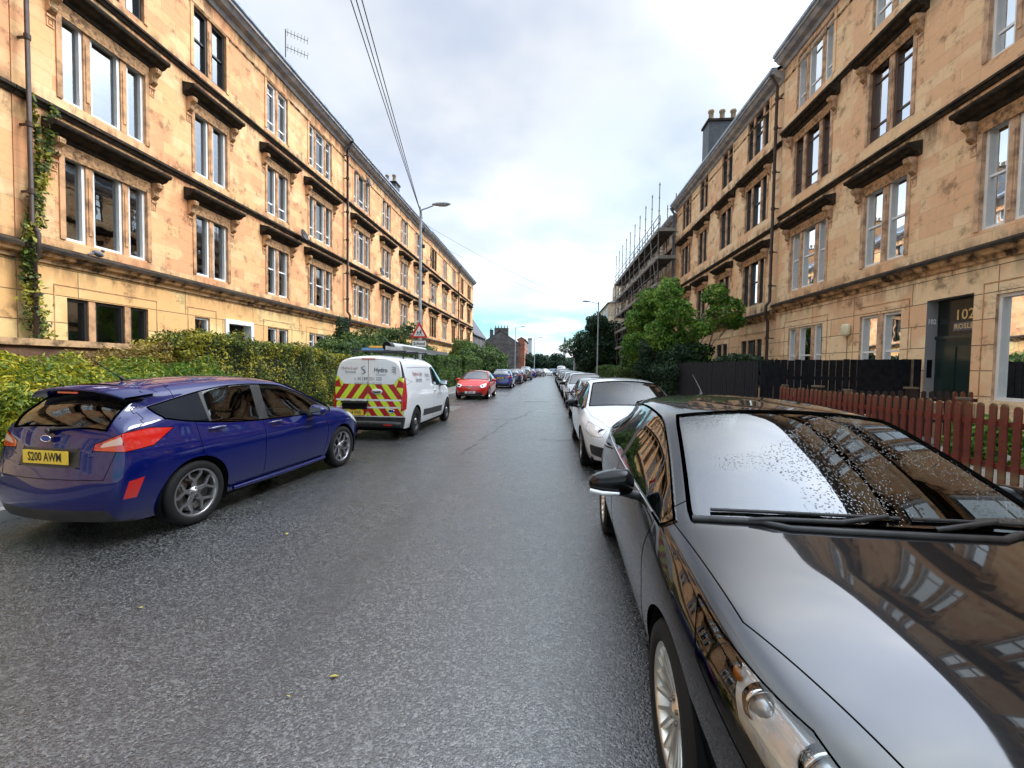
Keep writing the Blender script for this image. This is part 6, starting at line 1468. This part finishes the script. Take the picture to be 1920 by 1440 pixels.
rows = [(SAL, 17.3, SIL, 'silver hatchback facing the camera beyond the charcoal car', 1), (SAL, 23.4, CWH, 'white hatchback third in the line beyond the white saloon', 1), (SAL, 29.2, GRY, 'grey hatchback fourth in the line beyond the white saloon', .97), (SAL, 35.2, SIL, 'pale silver car fifth in the right line', 1.02), (SAL, 41.0, MAR, 'maroon car in the right line, before a tall white one', 1), (SAL, 47.0, CWH, 'taller white car toward the end of the right line', 1.12), (SAL, 53.0, BL3, 'navy car just before the side street on the right', 1)]
for P, y, m, lab, k in rows: car(P, lab, (1.56, y, 0), -pi/2, m, level=2 if y < 25 else 1, group=GR, scale=(1, 1, k*.96))
VANF = dict(VAN, extra=None, post=None, rearp=(), YEL=VWH, REDST=VWH)
car(VANF, 'white van farthest away on the right kerb', (2.1, 78, 0), -pi/2, VWH, level=1, group=GR, name='parked_van', cat='van', scale=(1, 1, 1.12))
# fallen petal on the bonnet, leaves on the road
LFY = mat('fallen yellow leaf', (.45, .38, .08), .7)
mb = MB(); n_l = 0
for i in range(70):
    x = random.uniform(-5.2, 2.4); y = random.uniform(1.6, 20); a = random.uniform(0, 6.3); k = random.uniform(.012, .028); z = .008
    mb.add([(x+k*cos(a), y+k*sin(a), z), (x+k*.5*cos(a+1.6), y+k*.5*sin(a+1.6), z+.006), (x-k*cos(a), y-k*sin(a), z), (x+k*.5*cos(a-1.6), y+k*.5*sin(a-1.6), z)], [(0, 1, 2, 3)], LFY)
tag(mb.build('fallen_leaves'), 'tiny fallen leaves scattered on the wet road', 'leaves', kind='stuff')

SEAMM = mat('pale worn tarmac edge', fn=varied((.20, .20, .19), (.07, .07, .07), 9, .4, .6), rough=.5)
for pl in ([(-3.1, 12.2), (-2.5, 13.1), (-1.75, 13.3), (-1.1, 13.4), (-.8, 14.6), (-.65, 16.5)], [(-3.4, 10.4), (-3.0, 11.3), (-1.9, 11.4)], [(-.2, 9.8), (.3, 9.7), (.55, 9.9)], [(-1.6, 7.8), (-1.5, 9.3), (-1.32, 11.4), (-1.15, 13.2)]):
    mb = MB()
    q = []
    for (x0, y0_), (x1, y1_) in zip(pl[:-1], pl[1:]):
        for t in range(6): u = t/6; q.append((x0+(x1-x0)*u+random.uniform(-.03, .03), y0_+(y1_-y0_)*u+random.uniform(-.03, .03)))
    for (x0, y0_), (x1, y1_) in zip(q[:-1], q[1:]):
        w_ = random.uniform(.006, .022); d = Vector((x1-x0, y1_-y0_, 0)).normalized(); n_ = Vector((-d.y, d.x, 0))*w_
        mb.quad((x0-n_.x, y0_-n_.y, .008), (x1-n_.x, y1_-n_.y, .008), (x1+n_.x, y1_+n_.y, .008), (x0+n_.x, y0_+n_.y, .008), SEAMM)
    tag(mb.build('road_seam'), kind='structure')
